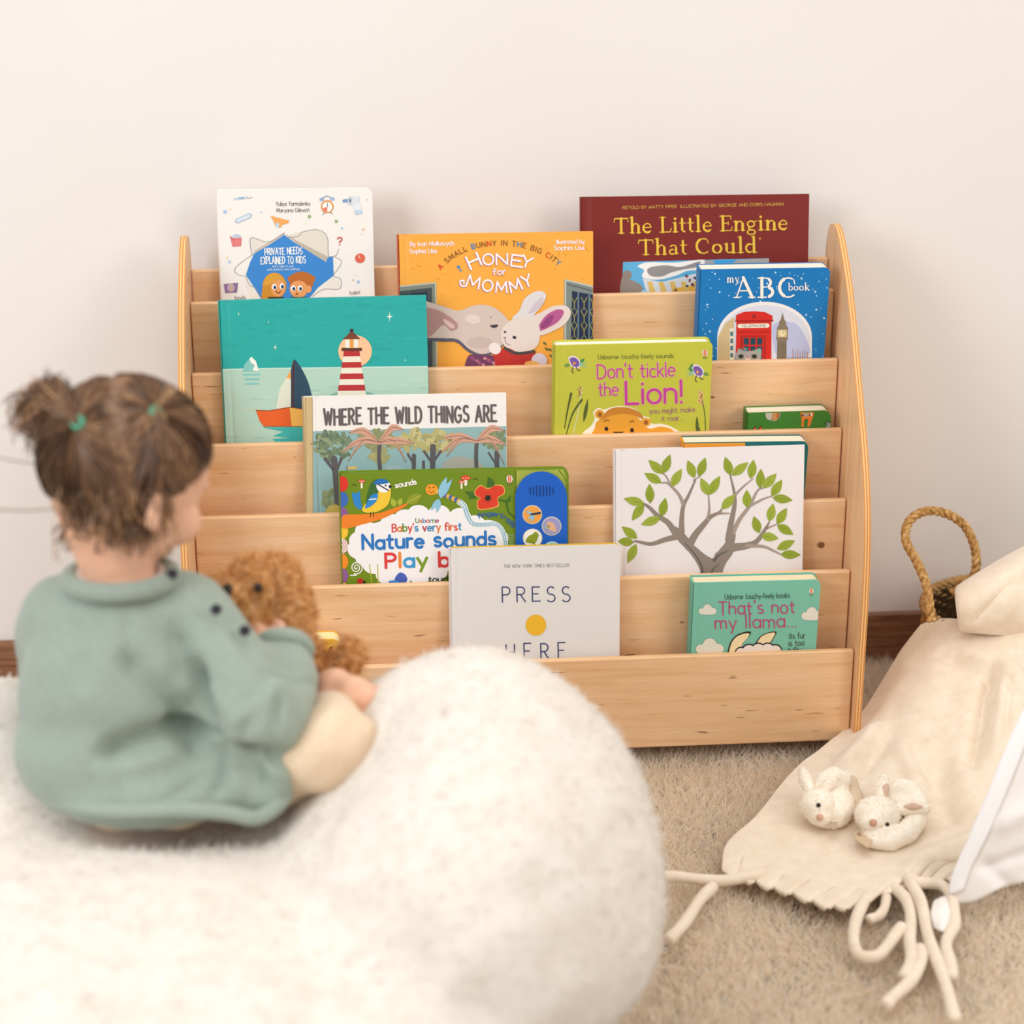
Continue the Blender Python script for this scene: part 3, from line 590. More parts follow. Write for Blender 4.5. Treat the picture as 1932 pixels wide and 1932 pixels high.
a.poly([(1493, 585), (1760, 655), (1760, 1400), (1485, 1400)], '#7a8580', 2); a.poly([(1560, 685), (1760, 722), (1760, 1400), (1545, 1400)], '#232c4a', 3); a.line([(1500, 1400), (1503, 590), (1760, 652)], 14, '#b9bdb6', 4); a.line([(1520, 625), (1760, 690)], 8, '#4d5a5c', 4)
for x in (1615, 1710): a.line([(x, 700), (x-2, 1400)], 14, '#5f7a85', 5)
for j in range(4):
    for x in (1580, 1665, 1740): a.line([(x-25, 740+j*120), (x, 790+j*120), (x+25, 740+j*120)], 6, '#a6a056', 4); a.line([(x, 790+j*120), (x, 830+j*120)], 6, '#a6a056', 4); a.line([(x-25, 860+j*120), (x, 830+j*120), (x+25, 860+j*120)], 6, '#8a8f5a', 4)
BG = '#cdbcb2'
a.smooth([(240, 790), (330, 785), (450, 820), (580, 862), (690, 820), (800, 808), (900, 840), (990, 915), (1030, 1000), (1000, 1110), (900, 1215), (780, 1250), (660, 1215), (560, 1130), (450, 1125), (300, 1115), (200, 1100)], '#57586a', 6)
a.smooth([(240, 785), (330, 785), (450, 820), (580, 855), (690, 815), (800, 805), (900, 838), (990, 915), (1030, 1000), (1000, 1100), (900, 1195), (780, 1232), (670, 1190), (570, 1105), (450, 1095), (300, 1090), (200, 1080)], BG, 7, 60)
a.smooth([(240, 850), (360, 840), (470, 890), (560, 960), (565, 1010), (510, 1030), (440, 980), (340, 1070), (240, 1075)], '#b08a86', 8); a.smooth([(440, 930), (480, 940), (540, 990), (520, 1010), (470, 980)], '#dcb9b4', 9)
a.smooth([(848, 985), (880, 978), (918, 978), (905, 1000), (870, 1003)], '#3a3a44', 9); a.ell(855, 912, 12, 4, '#8f8078', 9, -20)
a.ell(700, 930, 70, 40, '#dacbc2', 8, 10); a.ell(760, 1130, 110, 50, '#c2afa8', 8)
LG = '#ddcfc8'
a.smooth([(1040, 920), (1100, 860), (1150, 750), (1240, 690), (1310, 690), (1335, 730), (1300, 810), (1240, 880), (1200, 930), (1100, 960)], '#d8d2d4', 8); a.smooth([(1180, 880), (1240, 790), (1300, 740), (1310, 790), (1240, 860)], '#c8bcc6', 9)
a.smooth([(1190, 930), (1290, 870), (1400, 815), (1510, 815), (1550, 880), (1500, 970), (1400, 1030), (1290, 1070), (1220, 1040)], LG, 9); a.smooth([(1265, 1000), (1330, 900), (1430, 845), (1490, 865), (1440, 950), (1340, 1010), (1280, 1030)], '#b2588c', 10); a.smooth([(1290, 985), (1350, 910), (1400, 900), (1370, 970), (1310, 1010)], '#8f3f78', 11)
a.smooth([(1000, 960), (1070, 920), (1190, 915), (1270, 980), (1280, 1090), (1240, 1180), (1120, 1215), (1000, 1180), (945, 1110), (950, 1020)], LG, 10, 50)
a.ell(1060, 1087, 17, 13, '#2e2a35', 12, 20); a.ell(978, 1040, 11, 9, '#2e2a35', 12); a.poly([(960, 1085), (990, 1082), (980, 1105)], '#a87884', 12); a.curve([(980, 1105), (985, 1135), (1025, 1155)], 5, '#7c6a70', 12)
a.smooth([(660, 1250), (760, 1240), (900, 1250), (940, 1300), (930, 1400), (650, 1400)], '#6d3a5c', 8)
for i in range(24): a.ell(690+(i*47) % 230, 1262+(i*29) % 70, 14, 12, ['#a3597a', '#c88a8e', '#8b4a72'][i % 3], 9)
a.smooth([(880, 1235), (930, 1195), (1010, 1180), (1120, 1230), (1235, 1205), (1225, 1280), (1160, 1400), (930, 1400), (890, 1300)], '#b9302a', 11); a.curve([(975, 1180), (1080, 1225), (1230, 1210)], 26, '#4b4340', 12)
a.ell(890, 1183, 55, 48, '#e6dcd8', 12, 35); a.ell(1275, 1290, 68, 66, '#d6cddb', 12); a.ell(1210, 1315, 62, 24, '#e8b45c', 13)
for x, y in ((1325, 1140), (1340, 1190), (1370, 1195), (1380, 1250)): a.leaf((x-18, y-14), (x+18, y+14), 9, '#5b6a3c', 5)
book((751, 443), (1119, 437), 4, .0095, '#eda743', 'orange hardcover picture book with two rabbits touching noses', a, 'hard', spine='#c2563a')

# blue book with an arched window
a = Art(1080, 340, 3.331)
r = random.Random(9)
for i in range(150):
    x, y = r.uniform(812, 1625), r.uniform(575, 1120); q = r.choice([2, 2.5, 3, 3, 4, 6]); a.ell(x, y, q, q*1.1, '#bfe0f2' if q > 2.6 else '#7dbce2', 1, 0, 8)
a.text('ABC', (1012, 739), (1412, 737), 128, '#f3efe8', 6, font='r', sp=.1); a.text('my', (968, 642), (1050, 641), 50, '#f3efe8', 6, font='r', sp=.02); a.text('book', (1353, 692), (1492, 691), 46, '#f3efe8', 7, font='r', sp=.02)
def archp(x0, x1, y0, yb, dx=0): 
    cx = (x0+x1)/2; rx = (x1-x0)/2; return [(x0, yb)]+[(cx+rx*math.cos(t), y0+170-(170-0)*math.sin(t)) for t in np.linspace(PI, 0, 26)]+[(x1, yb)]
P = [(908, 1260), (910, 985)]+[(910+(1505-910)*(1-math.cos(t))/2, 985-222*math.sin(t)) for t in np.linspace(0, PI, 26)]+[(1505, 985), (1503, 1260)]
a.poly(P, '#ecebec', 2)
P = [(922, 1260), (924, 990)]+[(924+(1490-924)*(1-math.cos(t))/2, 990-205*math.sin(t)) for t in np.linspace(0, PI, 26)]+[(1490, 990), (1488, 1260)]
a.poly(P, '#d7dbe8', 3)
a.smooth([(1270, 900), (1400, 900), (1470, 1000), (1480, 1100), (1300, 1110), (1260, 1000)], '#b9c0e2', 4)
a.poly([(915, 985), (960, 900), (1015, 860), (1015, 1260), (912, 1260)], '#cdb88c', 4); a.rect(988, 930, 1012, 1260, '#e6dfcc', 5)
for i in range(4): a.rect(992, 950+i*45, 1008, 978+i*45, '#3f7480', 6)
RD = '#d32a22'
a.poly([(1025, 870), (1030, 845), (1080, 826), (1145, 822), (1210, 828), (1256, 850), (1258, 880), (1250, 890), (1250, 1260), (1022, 1260), (1030, 890)], RD, 6)
a.line([(1026, 885), (1258, 882)], 10, '#a31f1d', 7); a.line([(1050, 915), (1225, 912)], 26, '#f0ead8', 8); a.text('TELEPHONE', (1060, 922), (1215, 919), 14, '#6d675c', 9, .16)
a.rect(1040, 950, 1240, 956, '#a31f1d', 7); a.rect(1055, 975, 1215, 1260, '#ad2420', 7); a.rect(1072, 985, 1200, 1260, RD, 8); a.star(1140, 855, 16, '#8a2a22', 8, .5, p=5)
for i in range(3):
    for j in range(4): a.rect(1076+i*42, 990+j*52, 1108+i*42, 1032+j*52, '#1f4556', 9)
a.smooth([(1035, 1075), (1045, 1055), (1075, 1070), (1130, 1070), (1180, 1055), (1185, 1100), (1170, 1150), (1100, 1170), (1040, 1150), (1020, 1110)], '#a8a49f', 10)
for x in (1058, 1142): a.ell(x, 1105, 18, 14, '#4a5443', 11); a.ell(x, 1105, 7, 9, '#15171a', 12)
a.poly([(1085, 1115), (1115, 1112), (1110, 1135), (1092, 1135)], '#e2d6cf', 11); a.ell(1102, 1113, 8, 6, '#c87a72', 12); a.poly([(1150, 1070), (1180, 1050), (1180, 1090)], '#7fb09a', 11); a.poly([(1050, 1065), (1080, 1048), (1105, 1058), (1080, 1075)], '#5d9a98', 12); a.ell(1075, 1060, 7, 7, '#c0452f', 13)
TW = '#877a66'
a.poly([(1320, 830), (1306, 885), (1334, 885)], TW, 6); a.poly([(1300, 882), (1340, 882), (1345, 915), (1355, 925), (1352, 1000), (1345, 1010), (1345, 1260), (1280, 1260), (1287, 1010), (1280, 1000), (1285, 925), (1295, 915)], TW, 5); a.rect(1288, 938, 1348, 985, '#d2bd8a', 7); a.ell(1318, 962, 19, 20, '#eadfb8', 8); a.line([(1318, 962), (1326, 950)], 3, '#5a4c3a', 9)
for i in range(4): a.line([(1293+i*15, 1015), (1291+i*15, 1200)], 4, '#655a49', 7)
for i in range(7): a.line([(1385+i*15, 1120), (1385+i*15, 1060+(i*17) % 28)], 4, ['#b77a4a', '#8e8fae'][i % 2], 6)
a.rect(1350, 1112, 1500, 1260, '#8fa2b4', 5)
book((1321, 509), (1567, 505), 4, .0262, '#1478bd', 'bright blue board book with a red telephone box under a white arch', a, 'board', r=.0075, inset=.0006, pages='#efe3d6', spine='#1470b0', theta=-.06)

# teal book with boat
a = Art(320, 330, 3.715)
a.poly([(330, 1368), (700, 1358), (1200, 1352), (1830, 1342), (1830, 2200), (330, 2200)], '#afcfbf', 1); a.line([(330, 1366), (700, 1357), (1200, 1351), (1830, 1343)], 9, '#c6e0d3', 2)
r = random.Random(2)
for i in range(60): x, y = r.uniform(380, 1790), r.uniform(900, 1330); a.ell(x, y, r.uniform(20, 70), r.uniform(5, 14), r.choice(['#2aa59f', '#2faaa4', '#27a19c']), 1, 0, 10)
for i in range(46): x, y = r.uniform(380, 1790), r.uniform(1390, 1860); a.ell(x, y, r.uniform(20, 90), r.uniform(4, 10), r.choice(['#a5c8b8', '#b8d4c3', '#bcd0b8']), 2, 0, 10)
for x, y, q in ((1542, 993, 38), (740, 1208, 24), (485, 975, 14), (693, 1033, 12), (1650, 1298, 13)): a.star(x, y, q, '#eef3e6', 3, .2)
a.poly([(512, 1378), (522, 1335), (560, 1285), (575, 1275), (600, 1305), (618, 1340), (626, 1375)], '#7fc1bb', 3); a.poly([(560, 1285), (575, 1275), (605, 1305), (626, 1375), (580, 1370), (598, 1335), (570, 1315)], '#e9eee6', 4)
for i in range(3): a.line([(520+i*8, 1400+i*32), (632-i*6, 1398+i*32)], 12, '#7cc3bd', 3)
# a plain little sail boat and a striped lighthouse in front of a low sun
NV = '#2d4a5f'
a.smooth([(800, 1690), (860, 1330), (900, 1320), (980, 1480), (1010, 1700), (900, 1720)], NV, 3, 60); a.line([(868, 1310), (862, 1680)], 10, '#5b2a2a', 5)
a.poly([(850, 1370), (770, 1500), (745, 1640), (850, 1630)], '#d9dccb', 4); a.poly([(850, 1370), (818, 1420), (850, 1430)], '#e9a64c', 5)
a.poly([(606, 1650), (700, 1650), (840, 1626), (856, 1762), (660, 1762), (630, 1720)], '#e0602a', 6); a.poly([(840, 1626), (940, 1642), (1300, 1660), (1240, 1762), (856, 1762)], '#ecb455', 6); a.line([(606, 1650), (700, 1652), (840, 1628), (1000, 1650)], 5, '#8c4a24', 7); a.line([(660, 1762), (940, 1762)], 5, '#7c5a34', 7)
a.poly([(655, 1770), (950, 1768), (1100, 1780), (1100, 1870), (720, 1830), (800, 1800)], '#3fb0ac', 3); a.poly([(720, 1850), (940, 1840), (940, 1880), (760, 1885)], '#3fb0ac', 3)
a.ell(1300, 1235, 118, 112, '#eebf95', 4)
for i in range(8): a.poly([(1222-i*6, 1232+i*40), (1330+i*6, 1230+i*40), (1336+i*6, 1271+i*40), (1216-i*6, 1273+i*40)], '#b53335' if i % 2 == 0 else '#e7e2cf', 5)
a.rect(1205, 1212, 1348, 1234, '#5d3527', 6); a.rect(1232, 1150, 1320, 1214, '#e6e6da', 5); a.rect(1262, 1150, 1290, 1214, '#e39a4e', 6); a.poly([(1215, 1152), (1276, 1092), (1338, 1150)], '#75402c', 6); a.ell(1276, 1090, 12, 12, '#43252a', 7)
a.smooth([(1090, 1590), (1150, 1530), (1290, 1510), (1420, 1530), (1480, 1600), (1290, 1640)], '#7fae9e', 4)
book((413, 568), (804, 558), 3, .011, '#29a6a1', 'teal hardcover picture book with a pale sea and an orange boat', a, 'hard', pages='#e6e6d8')

# yellow-green book with a lion
a = Art(1080, 340, 3.331); PK = '#c2419a'; GN = '#566231'
a.text('Usborne touchy-feely sounds', (162, 1124), (634, 1115), 27, '#76803a', 5, .12)
for dx, c, l, ww in ((0, '#e6d49a', 4, .17), (0, PK, 5, .11)):
    a.text("Don't tickle", (158, 1246), (645, 1230), 88, c, l, ww, jit=.06); a.text('the', (166, 1353), (288, 1350), 82, c, l, ww)
for c, l, ww in (('#e8cf9f', 4, .17), (PK, 5, .13)): a.text('Lion!', (338, 1404), (690, 1396), 138, c, l, ww, jit=.04)
a.text('you might make', (483, 1466), (772, 1454), 32, '#a9638a', 5, .1); a.text('it roar...', (561, 1513), (693, 1508), 32, '#a9638a', 5, .1)
logo(a, 832, 1084, 21)
LN = '#e7a337'
a.smooth([(90, 1620), (120, 1540), (140, 1500), (130, 1460), (160, 1432), (200, 1440), (250, 1425), (320, 1420), (400, 1440), (440, 1480), (480, 1490), (500, 1530), (560, 1530), (640, 1560), (670, 1620)], '#f4efdf', 2, 60)
a.smooth([(110, 1700), (140, 1560), (160, 1510), (260, 1450), (350, 1440), (430, 1510), (480, 1560), (560, 1548), (640, 1580), (660, 1700)], LN, 3, 50)
a.ell(170, 1470, 30, 28, LN, 3); a.ell(172, 1472, 14, 16, '#a2612a', 4); a.ell(462, 1520, 30, 27, LN, 3); a.ell(462, 1522, 13, 15, '#a2612a', 4)
a.smooth([(175, 1510), (230, 1440), (320, 1425), (410, 1450), (445, 1500), (360, 1470), (250, 1475)], '#c98430', 4)
for x in (213, 374): a.ell(x, 1562 if x < 300 else 1570, 12, 13, '#2a2320', 5)
a.poly([(256, 1580), (322, 1580), (300, 1610), (280, 1610)], '#2a2320', 5); a.curve([(198, 1518), (212, 1506), (232, 1512)], 5, '#6a4520', 5); a.curve([(362, 1522), (376, 1510), (388, 1520)], 5, '#6a4520', 5)
for bx, by, sg in ((15, 1150, 1), (790, 1205, -1)):
    a.smooth([(bx-40, by-35), (bx, by-45), (bx+35, by-10), (bx+25, by+30), (bx-20, by+20)], '#e8e2e6', 2); a.smooth([(bx-32, by-28), (bx, by-36), (bx+27, by-8), (bx+20, by+22), (bx-15, by+14)], '#7a5aa6', 3); a.ell(bx-4, by, 8, 10, '#e2a04a', 4)
    a.leaf((bx-sg*30, by+8), (bx-sg*70, by+18), 11, '#6f9a4c', 3); a.leaf((bx+sg*32, by-5), (bx+sg*62, by-28), 10, '#4f8f50', 3); a.line([(bx+sg*30, by+6), (bx+sg*75, by-2)], 9, '#86c4c0', 3, 3); a.line([(bx+sg*30, by+10), (bx+sg*72, by+26)], 8, '#86c4c0', 3, 3); a.curve([(bx-10, by+22), (bx-18, by+50), (bx-8, by+62)], 5, '#4a4038', 3); a.curve([(bx+8, by+24), (bx+20, by+44), (bx+34, by+44)], 5, '#4a4038', 3)
a.leaf((740, 1180), (757, 1152), 9, '#4f8f50', 3)
for P in ([(-40, 1600), (0, 1470), (58, 1380)], [(-50, 1560), (-30, 1440), (-8, 1340)]): a.curve(P, 5, GN, 3, 14)
a.leaf((70, 1520), (98, 1370), 11, GN, 3); a.line([(4, 1600), (40, 1440), (62, 1300)], 4, '#e9e4cf', 3); a.leaf((785, 1600), (782, 1480), 10, GN, 3); a.leaf((800, 1600), (790, 1540), 8, GN, 3); a.curve([(838, 1600), (830, 1460), (808, 1350)], 5, GN, 3)
for i in range(9): a.ell(48-6*(i % 3)+8*(i % 2), 1300+i*7, 4, 4, '#a5506a', 4); a.ell(806+9*((i % 3)-1), 1330+i*9, 6, 6, ['#c25a3a', '#d98b3a'][i % 2], 4); a.ell(806+9*((i % 3)-1), 1330+i*9, 9, 9, '#e9dfb0', 3)
book((1046, 652), (1345, 645), 3, .0215, '#c3c446', 'yellow green board book with a peeking lion and pink lettering', a, 'board', r=.007, inset=.002, pages='#efe9da', spine='#b4b53e', groove=(.006, .012), theta=-.06)

# small green board book, only its top shows
a = Art(1380, 740, 6.9)
a.ell(545, 280, 96, 98, '#7d8f70', 2); a.ell(490, 290, 46, 70, '#b9b7a8', 3); a.ell(565, 310, 42, 62, '#c08a56', 3); a.poly([(590, 268), (625, 268), (615, 330), (590, 350)], '#b0602f', 4)
a.poly([(895, 262), (1080, 262), (1060, 320), (1020, 440), (990, 450), (1000, 350), (960, 345), (940, 380), (940, 450), (912, 450), (915, 340)], '#e0762c', 3); a.ell(968, 292, 46, 26, '#a39a8a', 4); a.ell(925, 300, 14, 12, '#33251c', 4); a.ell(1022, 297, 14, 12, '#33251c', 4); a.rect(1030, 264, 1046, 310, '#efe6da', 4)
a.poly([(265, 500), (285, 460), (330, 432), (300, 500)], '#2b2a20', 2); a.poly([(275, 505), (295, 465), (320, 450), (305, 500), (300, 520)], '#dd4a25', 3); a.poly([(330, 500), (360, 455), (400, 430), (370, 500)], '#2b2a20', 2); a.poly([(340, 505), (370, 460), (396, 450), (380, 505)], '#dd4a25', 3)
a.poly([(1200, 480), (1240, 440), (1210, 395), (1250, 420), (1235, 372), (1330, 420), (1330, 500)], '#8f9f92', 3); a.line([(1238, 375), (1310, 415)], 9, '#26331f', 4); a.line([(1212, 398), (1245, 425)], 9, '#26331f', 4)
book((1410, 779.5), (1569, 774.5), 3, .025, '#3c7a2d', 'small dark green board book low in its pocket at the right end', a, 'board', r=.0105, inset=.0008, lean_z=.405, pages='#e3dcc8', spine='#2f6424', theta=-.06)

# white banner and forest book with cloth spine
a = Art(560, 720, 3.578)
a.rect(20, 60, 106, 1200, '#c9b184', 2); a.line([(60, 60), (66, 1200)], 4, '#a98f62', 3); a.line([(104, 80), (112, 1200)], 4, '#b39c70', 3)
a.poly([(106, 335), (1425, 300), (1425, 1300), (106, 1300)], '#8fb2b4', 1)
a.text('WHERE THE WILD THINGS ARE', (186, 290), (1346, 267), 104, '#655b5e', 5, .19, .3, jit=.05)
r = random.Random(5)
def tree(cx, cy, rx, ry, c, n=60):
    for i in range(n):
        t = r.uniform(0, 2*PI); q = math.sqrt(r.random()); a.ell(cx+rx*q*math.cos(t), cy+ry*q*math.sin(t), r.uniform(16, 34), r.uniform(10, 20), r.choice(c), 2, r.uniform(0, 180), 9)
tree(240, 430, 130, 90, ['#75876c', '#667a63', '#8b9a78'], 80); tree(880, 400, 190, 75, ['#b3ac74', '#a39c68', '#c2ba86'], 120); tree(1330, 390, 90, 60, ['#8d966e', '#7c8765'], 40); tree(560, 400, 150, 70, ['#a09d6c', '#8b8f68'], 60); tree(230, 790, 60, 60, ['#8d9a72', '#7a8a68'], 34); tree(560, 510, 70, 40, ['#b0a870', '#9fa06f'], 20)
TK = '#5b5a5c'
for P, ww in (([(250, 520), (262, 640), (278, 900)], 44), ([(190, 520), (250, 600)], 22), ([(300, 520), (262, 620)], 20), ([(920, 440), (915, 640)], 40), ([(860, 470), (905, 540)], 18), ([(970, 470), (925, 540)], 18), ([(790, 500), (790, 640)], 30), ([(750, 490), (790, 560)], 16), ([(855, 540), (856, 640)], 20), ([(1350, 480), (1352, 640)], 34), ([(1295, 480), (1345, 560)], 14)): a.curve(P, ww, TK, 3, ww*.8)
for cx, cy, bs, P in ((560, 410, (568, 640), [(350, 345), (300, 480), (345, 540), (720, 325), (790, 415), (738, 545)]), (1215, 400, (1215, 640), [(985, 380), (1010, 505), (975, 480), (1400, 330), (1412, 430), (1400, 560)])):
    a.curve([(cx, cy), (cx-5, cy+100), bs], 26, TK, 4)
    for q in P: 
        m = ((cx+q[0])/2, min(cy, q[1])-22); a.smooth([(cx-6, cy-8), (m[0], m[1]-14), q, (m[0]+(6 if q[0] > cx else -6), m[1]+34), (cx+4, cy+12)], '#cf9f88', 5); a.curve([(cx, cy), (m[0], m[1]+8), q], 4, '#8a6a60', 6)
a.smooth([(960, 620), (1000, 540), (1080, 505), (1180, 520), (1250, 560), (1250, 640), (980, 640)], '#a9a89e', 3)
a.line([(340, 640), (338, 570)], 5, TK, 4); a.poly([(340, 575), (410, 570), (400, 590), (342, 590)], '#d8b86a', 4); a.leaf((590, 575), (770, 610), 22, '#9fb7bb', 3); a.smooth([(190, 900), (220, 840), (280, 835), (290, 900)], '#c9b25c', 4)
book((572, 749), (955, 742), 2, .0085, '#ece8e4', 'white and forest picture book with tan cloth spine strip and grey capital letters', a, 'hard', groove=(.014, .0185), spine='#bda477', back='#ece8e4', pages='#f0ece4')

# hidden teal board book behind the tree book
a = Art(); a.rect(1280, 826, 1406, 1100, '#e39a35', 1)
book((1290, 836), (1526, 833), 2, .025, '#176a6c', 'teal and orange board book mostly hidden behind the white tree book', a, 'board', r=.009, inset=.0006, pages='#efe2cc', spine='#d99030', theta=-.06)

# green sound book
a = Art(560, 720, 3.578)
for i, (c, y) in enumerate([('#d8352c', 690), ('#3c69b8', 795), ('#7a62ac', 900), ('#ecc33a', 1010), ('#e8e0da', 1110), ('#ec8a2c', 1215), ('#7a5ea6', 1312)]):
    a.ell(305, y, 42, 52, c, 2)
    if c == '#7a62ac' or c == '#7a5ea6' or c == '#e8e0da':
        for jx in range(4):
            for jy in range(6): a.ell(285+jx*16+(jy % 2)*8, y-38+jy*16, 4.5, 4.5, '#c24a55', 3, 0, 8)
a.rect(284, 1360, 330, 1500, '#ecc33a', 2)
cl = [(470, 1010), (430, 1075), (420, 1130), (470, 1180), (520, 1230), (590, 1250), (610, 1300), (700, 1310), (790, 1270), (830, 1300), (940, 1280), (640, 960), (730, 930), (820, 900), (960, 900), (1100, 920), (1200, 970), (1290, 1000), (1350, 1060), (1300, 1120), (1180, 1150)]
for x, y in cl: a.ell(x, y, 78, 68, '#f0eff2', 3)
a.poly([(470, 970), (640, 920), (960, 860), (1260, 940), (1380, 1060), (1250, 1200), (900, 1320), (620, 1320), (450, 1180)], '#f0eff2', 3)
MC = ['#d8453a', '#e07a2a', '#5d8f3a', '#3f7dc0', '#c2417a']
a.text('Usborne', (803, 952), (958, 950), 30, '', 6, .17, colors=['#3f7d3a', '#e07a2a', '#3f7dc0', '#d8453a', '#4f9ac0', '#5d8f3a', '#c2417a'])
a.text("Baby's very first", (645, 1012), (1110, 1000), 50, '', 6, .17, .19, colors=['#d8453a', '#e07a2a', '#6a8f3a', '#d8453a', '#d8453a', '#3f8dc0', '#b23a4a', '#3f8dc0', '#3f8dc0', '#e07a2a', '#d8453a', '#d8453a', '#e07a2a', '#d8453a', '#3f8dc0'], jit=.08)
a.text('Nature sounds', (446, 1126), (1340, 1103), 92, '#2f78c2', 6, .21, .22, jit=.08)
a.text('Play book', (602, 1256), (1290, 1235), 92, '', 6, .21, .22, colors=['#d8403e', '#ec8a3a', '#3f9ad0', '#7a9a2e', '#d8403e', '#3f9ad0', '#ec8a3a', '#d8403e'], jit=.06)
a.text('sounds', (668, 716), (808, 690), 34, '#f0eee8', 5, .22)
a.arctext('fingertrails', [(1230, 925), (1290, 905), (1370, 915), (1420, 945), (1455, 985)], 34, '#2f63a8', 6, .18, .18)
a.text('touchy-feely', (892, 1352), (1240, 1335), 36, '#2a3520', 5, .2)
# birds, insects, flowers
a.smooth([(372, 750), (400, 755), (425, 740), (430, 800), (440, 855), (410, 855), (385, 820)], '#2f86cc', 4)
a.smooth([(480, 790), (500, 700), (545, 665), (610, 680), (635, 730), (620, 820), (560, 870), (490, 885), (440, 865)], '#ecc63c', 5, 50); a.smooth([(470, 790), (500, 690), (545, 660), (555, 720), (530, 790), (470, 850)], '#3c6a34', 6); a.smooth([(460, 850), (500, 770), (545, 755), (540, 800), (500, 840)], '#2f86cc', 7); a.line([(490, 795), (535, 790)], 8, '#e8eef0', 8)
a.ell(585, 705, 48, 44, '#eef0f0', 6); a.smooth([(520, 690), (545, 660), (590, 657), (622, 680), (580, 690)], '#2a6fb8', 7); a.line([(545, 690), (620, 735)], 8, '#2a2e3a', 7); a.poly([(620, 695), (648, 705), (622, 722)], '#2a2e3a', 7); a.ell(600, 700, 6, 6, '#2a2e3a', 8)
a.smooth([(310, 905), (400, 895), (560, 885), (740, 822), (720, 850), (590, 920), (440, 965), (310, 990)], '#e8822c', 4); a.line([(500, 880), (498, 912)], 5, '#3a2e24', 6); a.line([(518, 878), (518, 910)], 5, '#3a2e24', 6)
a.leaf((740, 820), (845, 762), 34, '#8d9a2e', 4); a.leaf((665, 845), (640, 785), 20, '#a6b33c', 4); a.leaf((690, 835), (705, 785), 18, '#a6b33c', 4); a.line([(742, 818), (835, 768)], 4, '#c9c25c', 5)
for x, y, q in ((438, 675, 24), (1140, 655, 34), (1112, 680, 22)):
    a.line([(x, y), (x, y+38)], q*.6, '#efe6d6', 5); a.smooth([(x-q, y), (x-q*.5, y-q*.6), (x+q*.5, y-q*.6), (x+q, y), (x, y+q*.25)], '#d8452c', 6)
    for k_ in range(3): a.ell(x-q*.5+q*.5*k_, y-q*.15, 4, 4, '#f2e6d6', 7, 0, 8)
for x, y in ((385, 695), (1205, 655)): a.line([(x-15, y+5), (x, y-5), (x+18, y+8)], 5, '#4a5a22', 4)
a.ell(910, 728, 42, 38, '#ec9a2c', 5)
for x, y in ((895, 715), (922, 712)): a.ell(x, y, 5, 6, '#7a4a1c', 6, 0, 8)
a.curve([(892, 738), (908, 750), (926, 738)], 4, '#7a4a1c', 6)
for i in range(9): a.ell(950+i*18, 742+i*8, 15, 17, '#d8b24a' if i % 2 == 0 else '#4a62ac', 5)
a.leaf((960, 775), (1012, 640), 22, '#8ec4dc', 6); a.leaf((965, 790), (1050, 655), 18, '#8ec4dc', 6); a.leaf((960, 790), (905, 870), 16, '#8ec4dc', 6); a.leaf((965, 795), (945, 885), 15, '#8ec4dc', 6)
Pp = [(1095, 810), (1130, 840), (1150, 900), (1190, 960), (1270, 965), (1340, 960), (1390, 1010), (1410, 1110), (1405, 1180)]
a.curve(Pp, 40, '#dfe9ea', 4, 30, 30); a.curve(Pp, 26, '#7fb2cc', 5, 18, 30)
for q in spline(Pp, 46): a.ell(q[0], q[1], 4, 10, '#dfe9ea', 6, 0, 8)
a.smooth([(1205, 730), (1240, 698), (1290, 720), (1340, 695), (1395, 705), (1402, 755), (1360, 785), (1362, 840), (1290, 862), (1225, 862), (1215, 810), (1235, 785), (1200, 765)], '#e8b25a', 4, 60); a.smooth([(1210, 730), (1244, 704), (1290, 726), (1340, 701), (1390, 711), (1396, 752), (1355, 783), (1355, 834), (1290, 855), (1230, 855), (1221, 810), (1240, 785), (1206, 763)], '#d8402a', 5, 60); a.ell(1290, 785, 20, 20, '#2a2a24', 6)
for i in range(10): a.ell(1290+32*math.cos(i*.63), 785+32*math.sin(i*.63), 3, 3, '#3a2a20', 6, 0, 6)
a.poly([(1285, 705), (1290, 640), (1330, 670), (1335, 700), (1310, 715)], '#3f6a26', 6); a.poly([(1200, 745), (1130, 740), (1170, 780), (1150, 790), (1210, 790)], '#3f6a26', 3); a.curve([(1365, 800), (1410, 810), (1430, 880), (1475, 920)], 12, '#3f6a26', 3); a.poly([(1405, 810), (1445, 762), (1440, 815)], '#3f6a26', 3)
for i in range(6): a.line([(1448, 1040+i*16), (1425, 1030+i*16)], 6, '#8fb07a', 4); a.line([(1448, 1040+i*16), (1470, 1030+i*16)], 6, '#8fb07a', 4)
sp = [(402+r_*math.cos(t), 1255+r_*math.sin(t)) for t in np.linspace(0, 4.6*PI, 50) for r_ in [4+t*2.8]]
a.line(sp+[(400, 1307), (362, 1307)], 8, '#e6e6dc', 4)
a.line([(490, 1235), (510, 1380)], 7, '#b2b43a', 4); a.line([(545, 1235), (550, 1380)], 7, '#b2b43a', 4)
a.ell(428, 1345, 22, 18, '#c22a22', 5); a.ell(455, 1352, 10, 8, '#2a2422', 5)
a.smooth([(660, 1340), (690, 1290), (730, 1300), (745, 1340), (710, 1365)], '#4a62b8', 6); a.smooth([(620, 1350), (660, 1340), (690, 1350), (700, 1400), (620, 1400)], '#3f8ad0', 7)
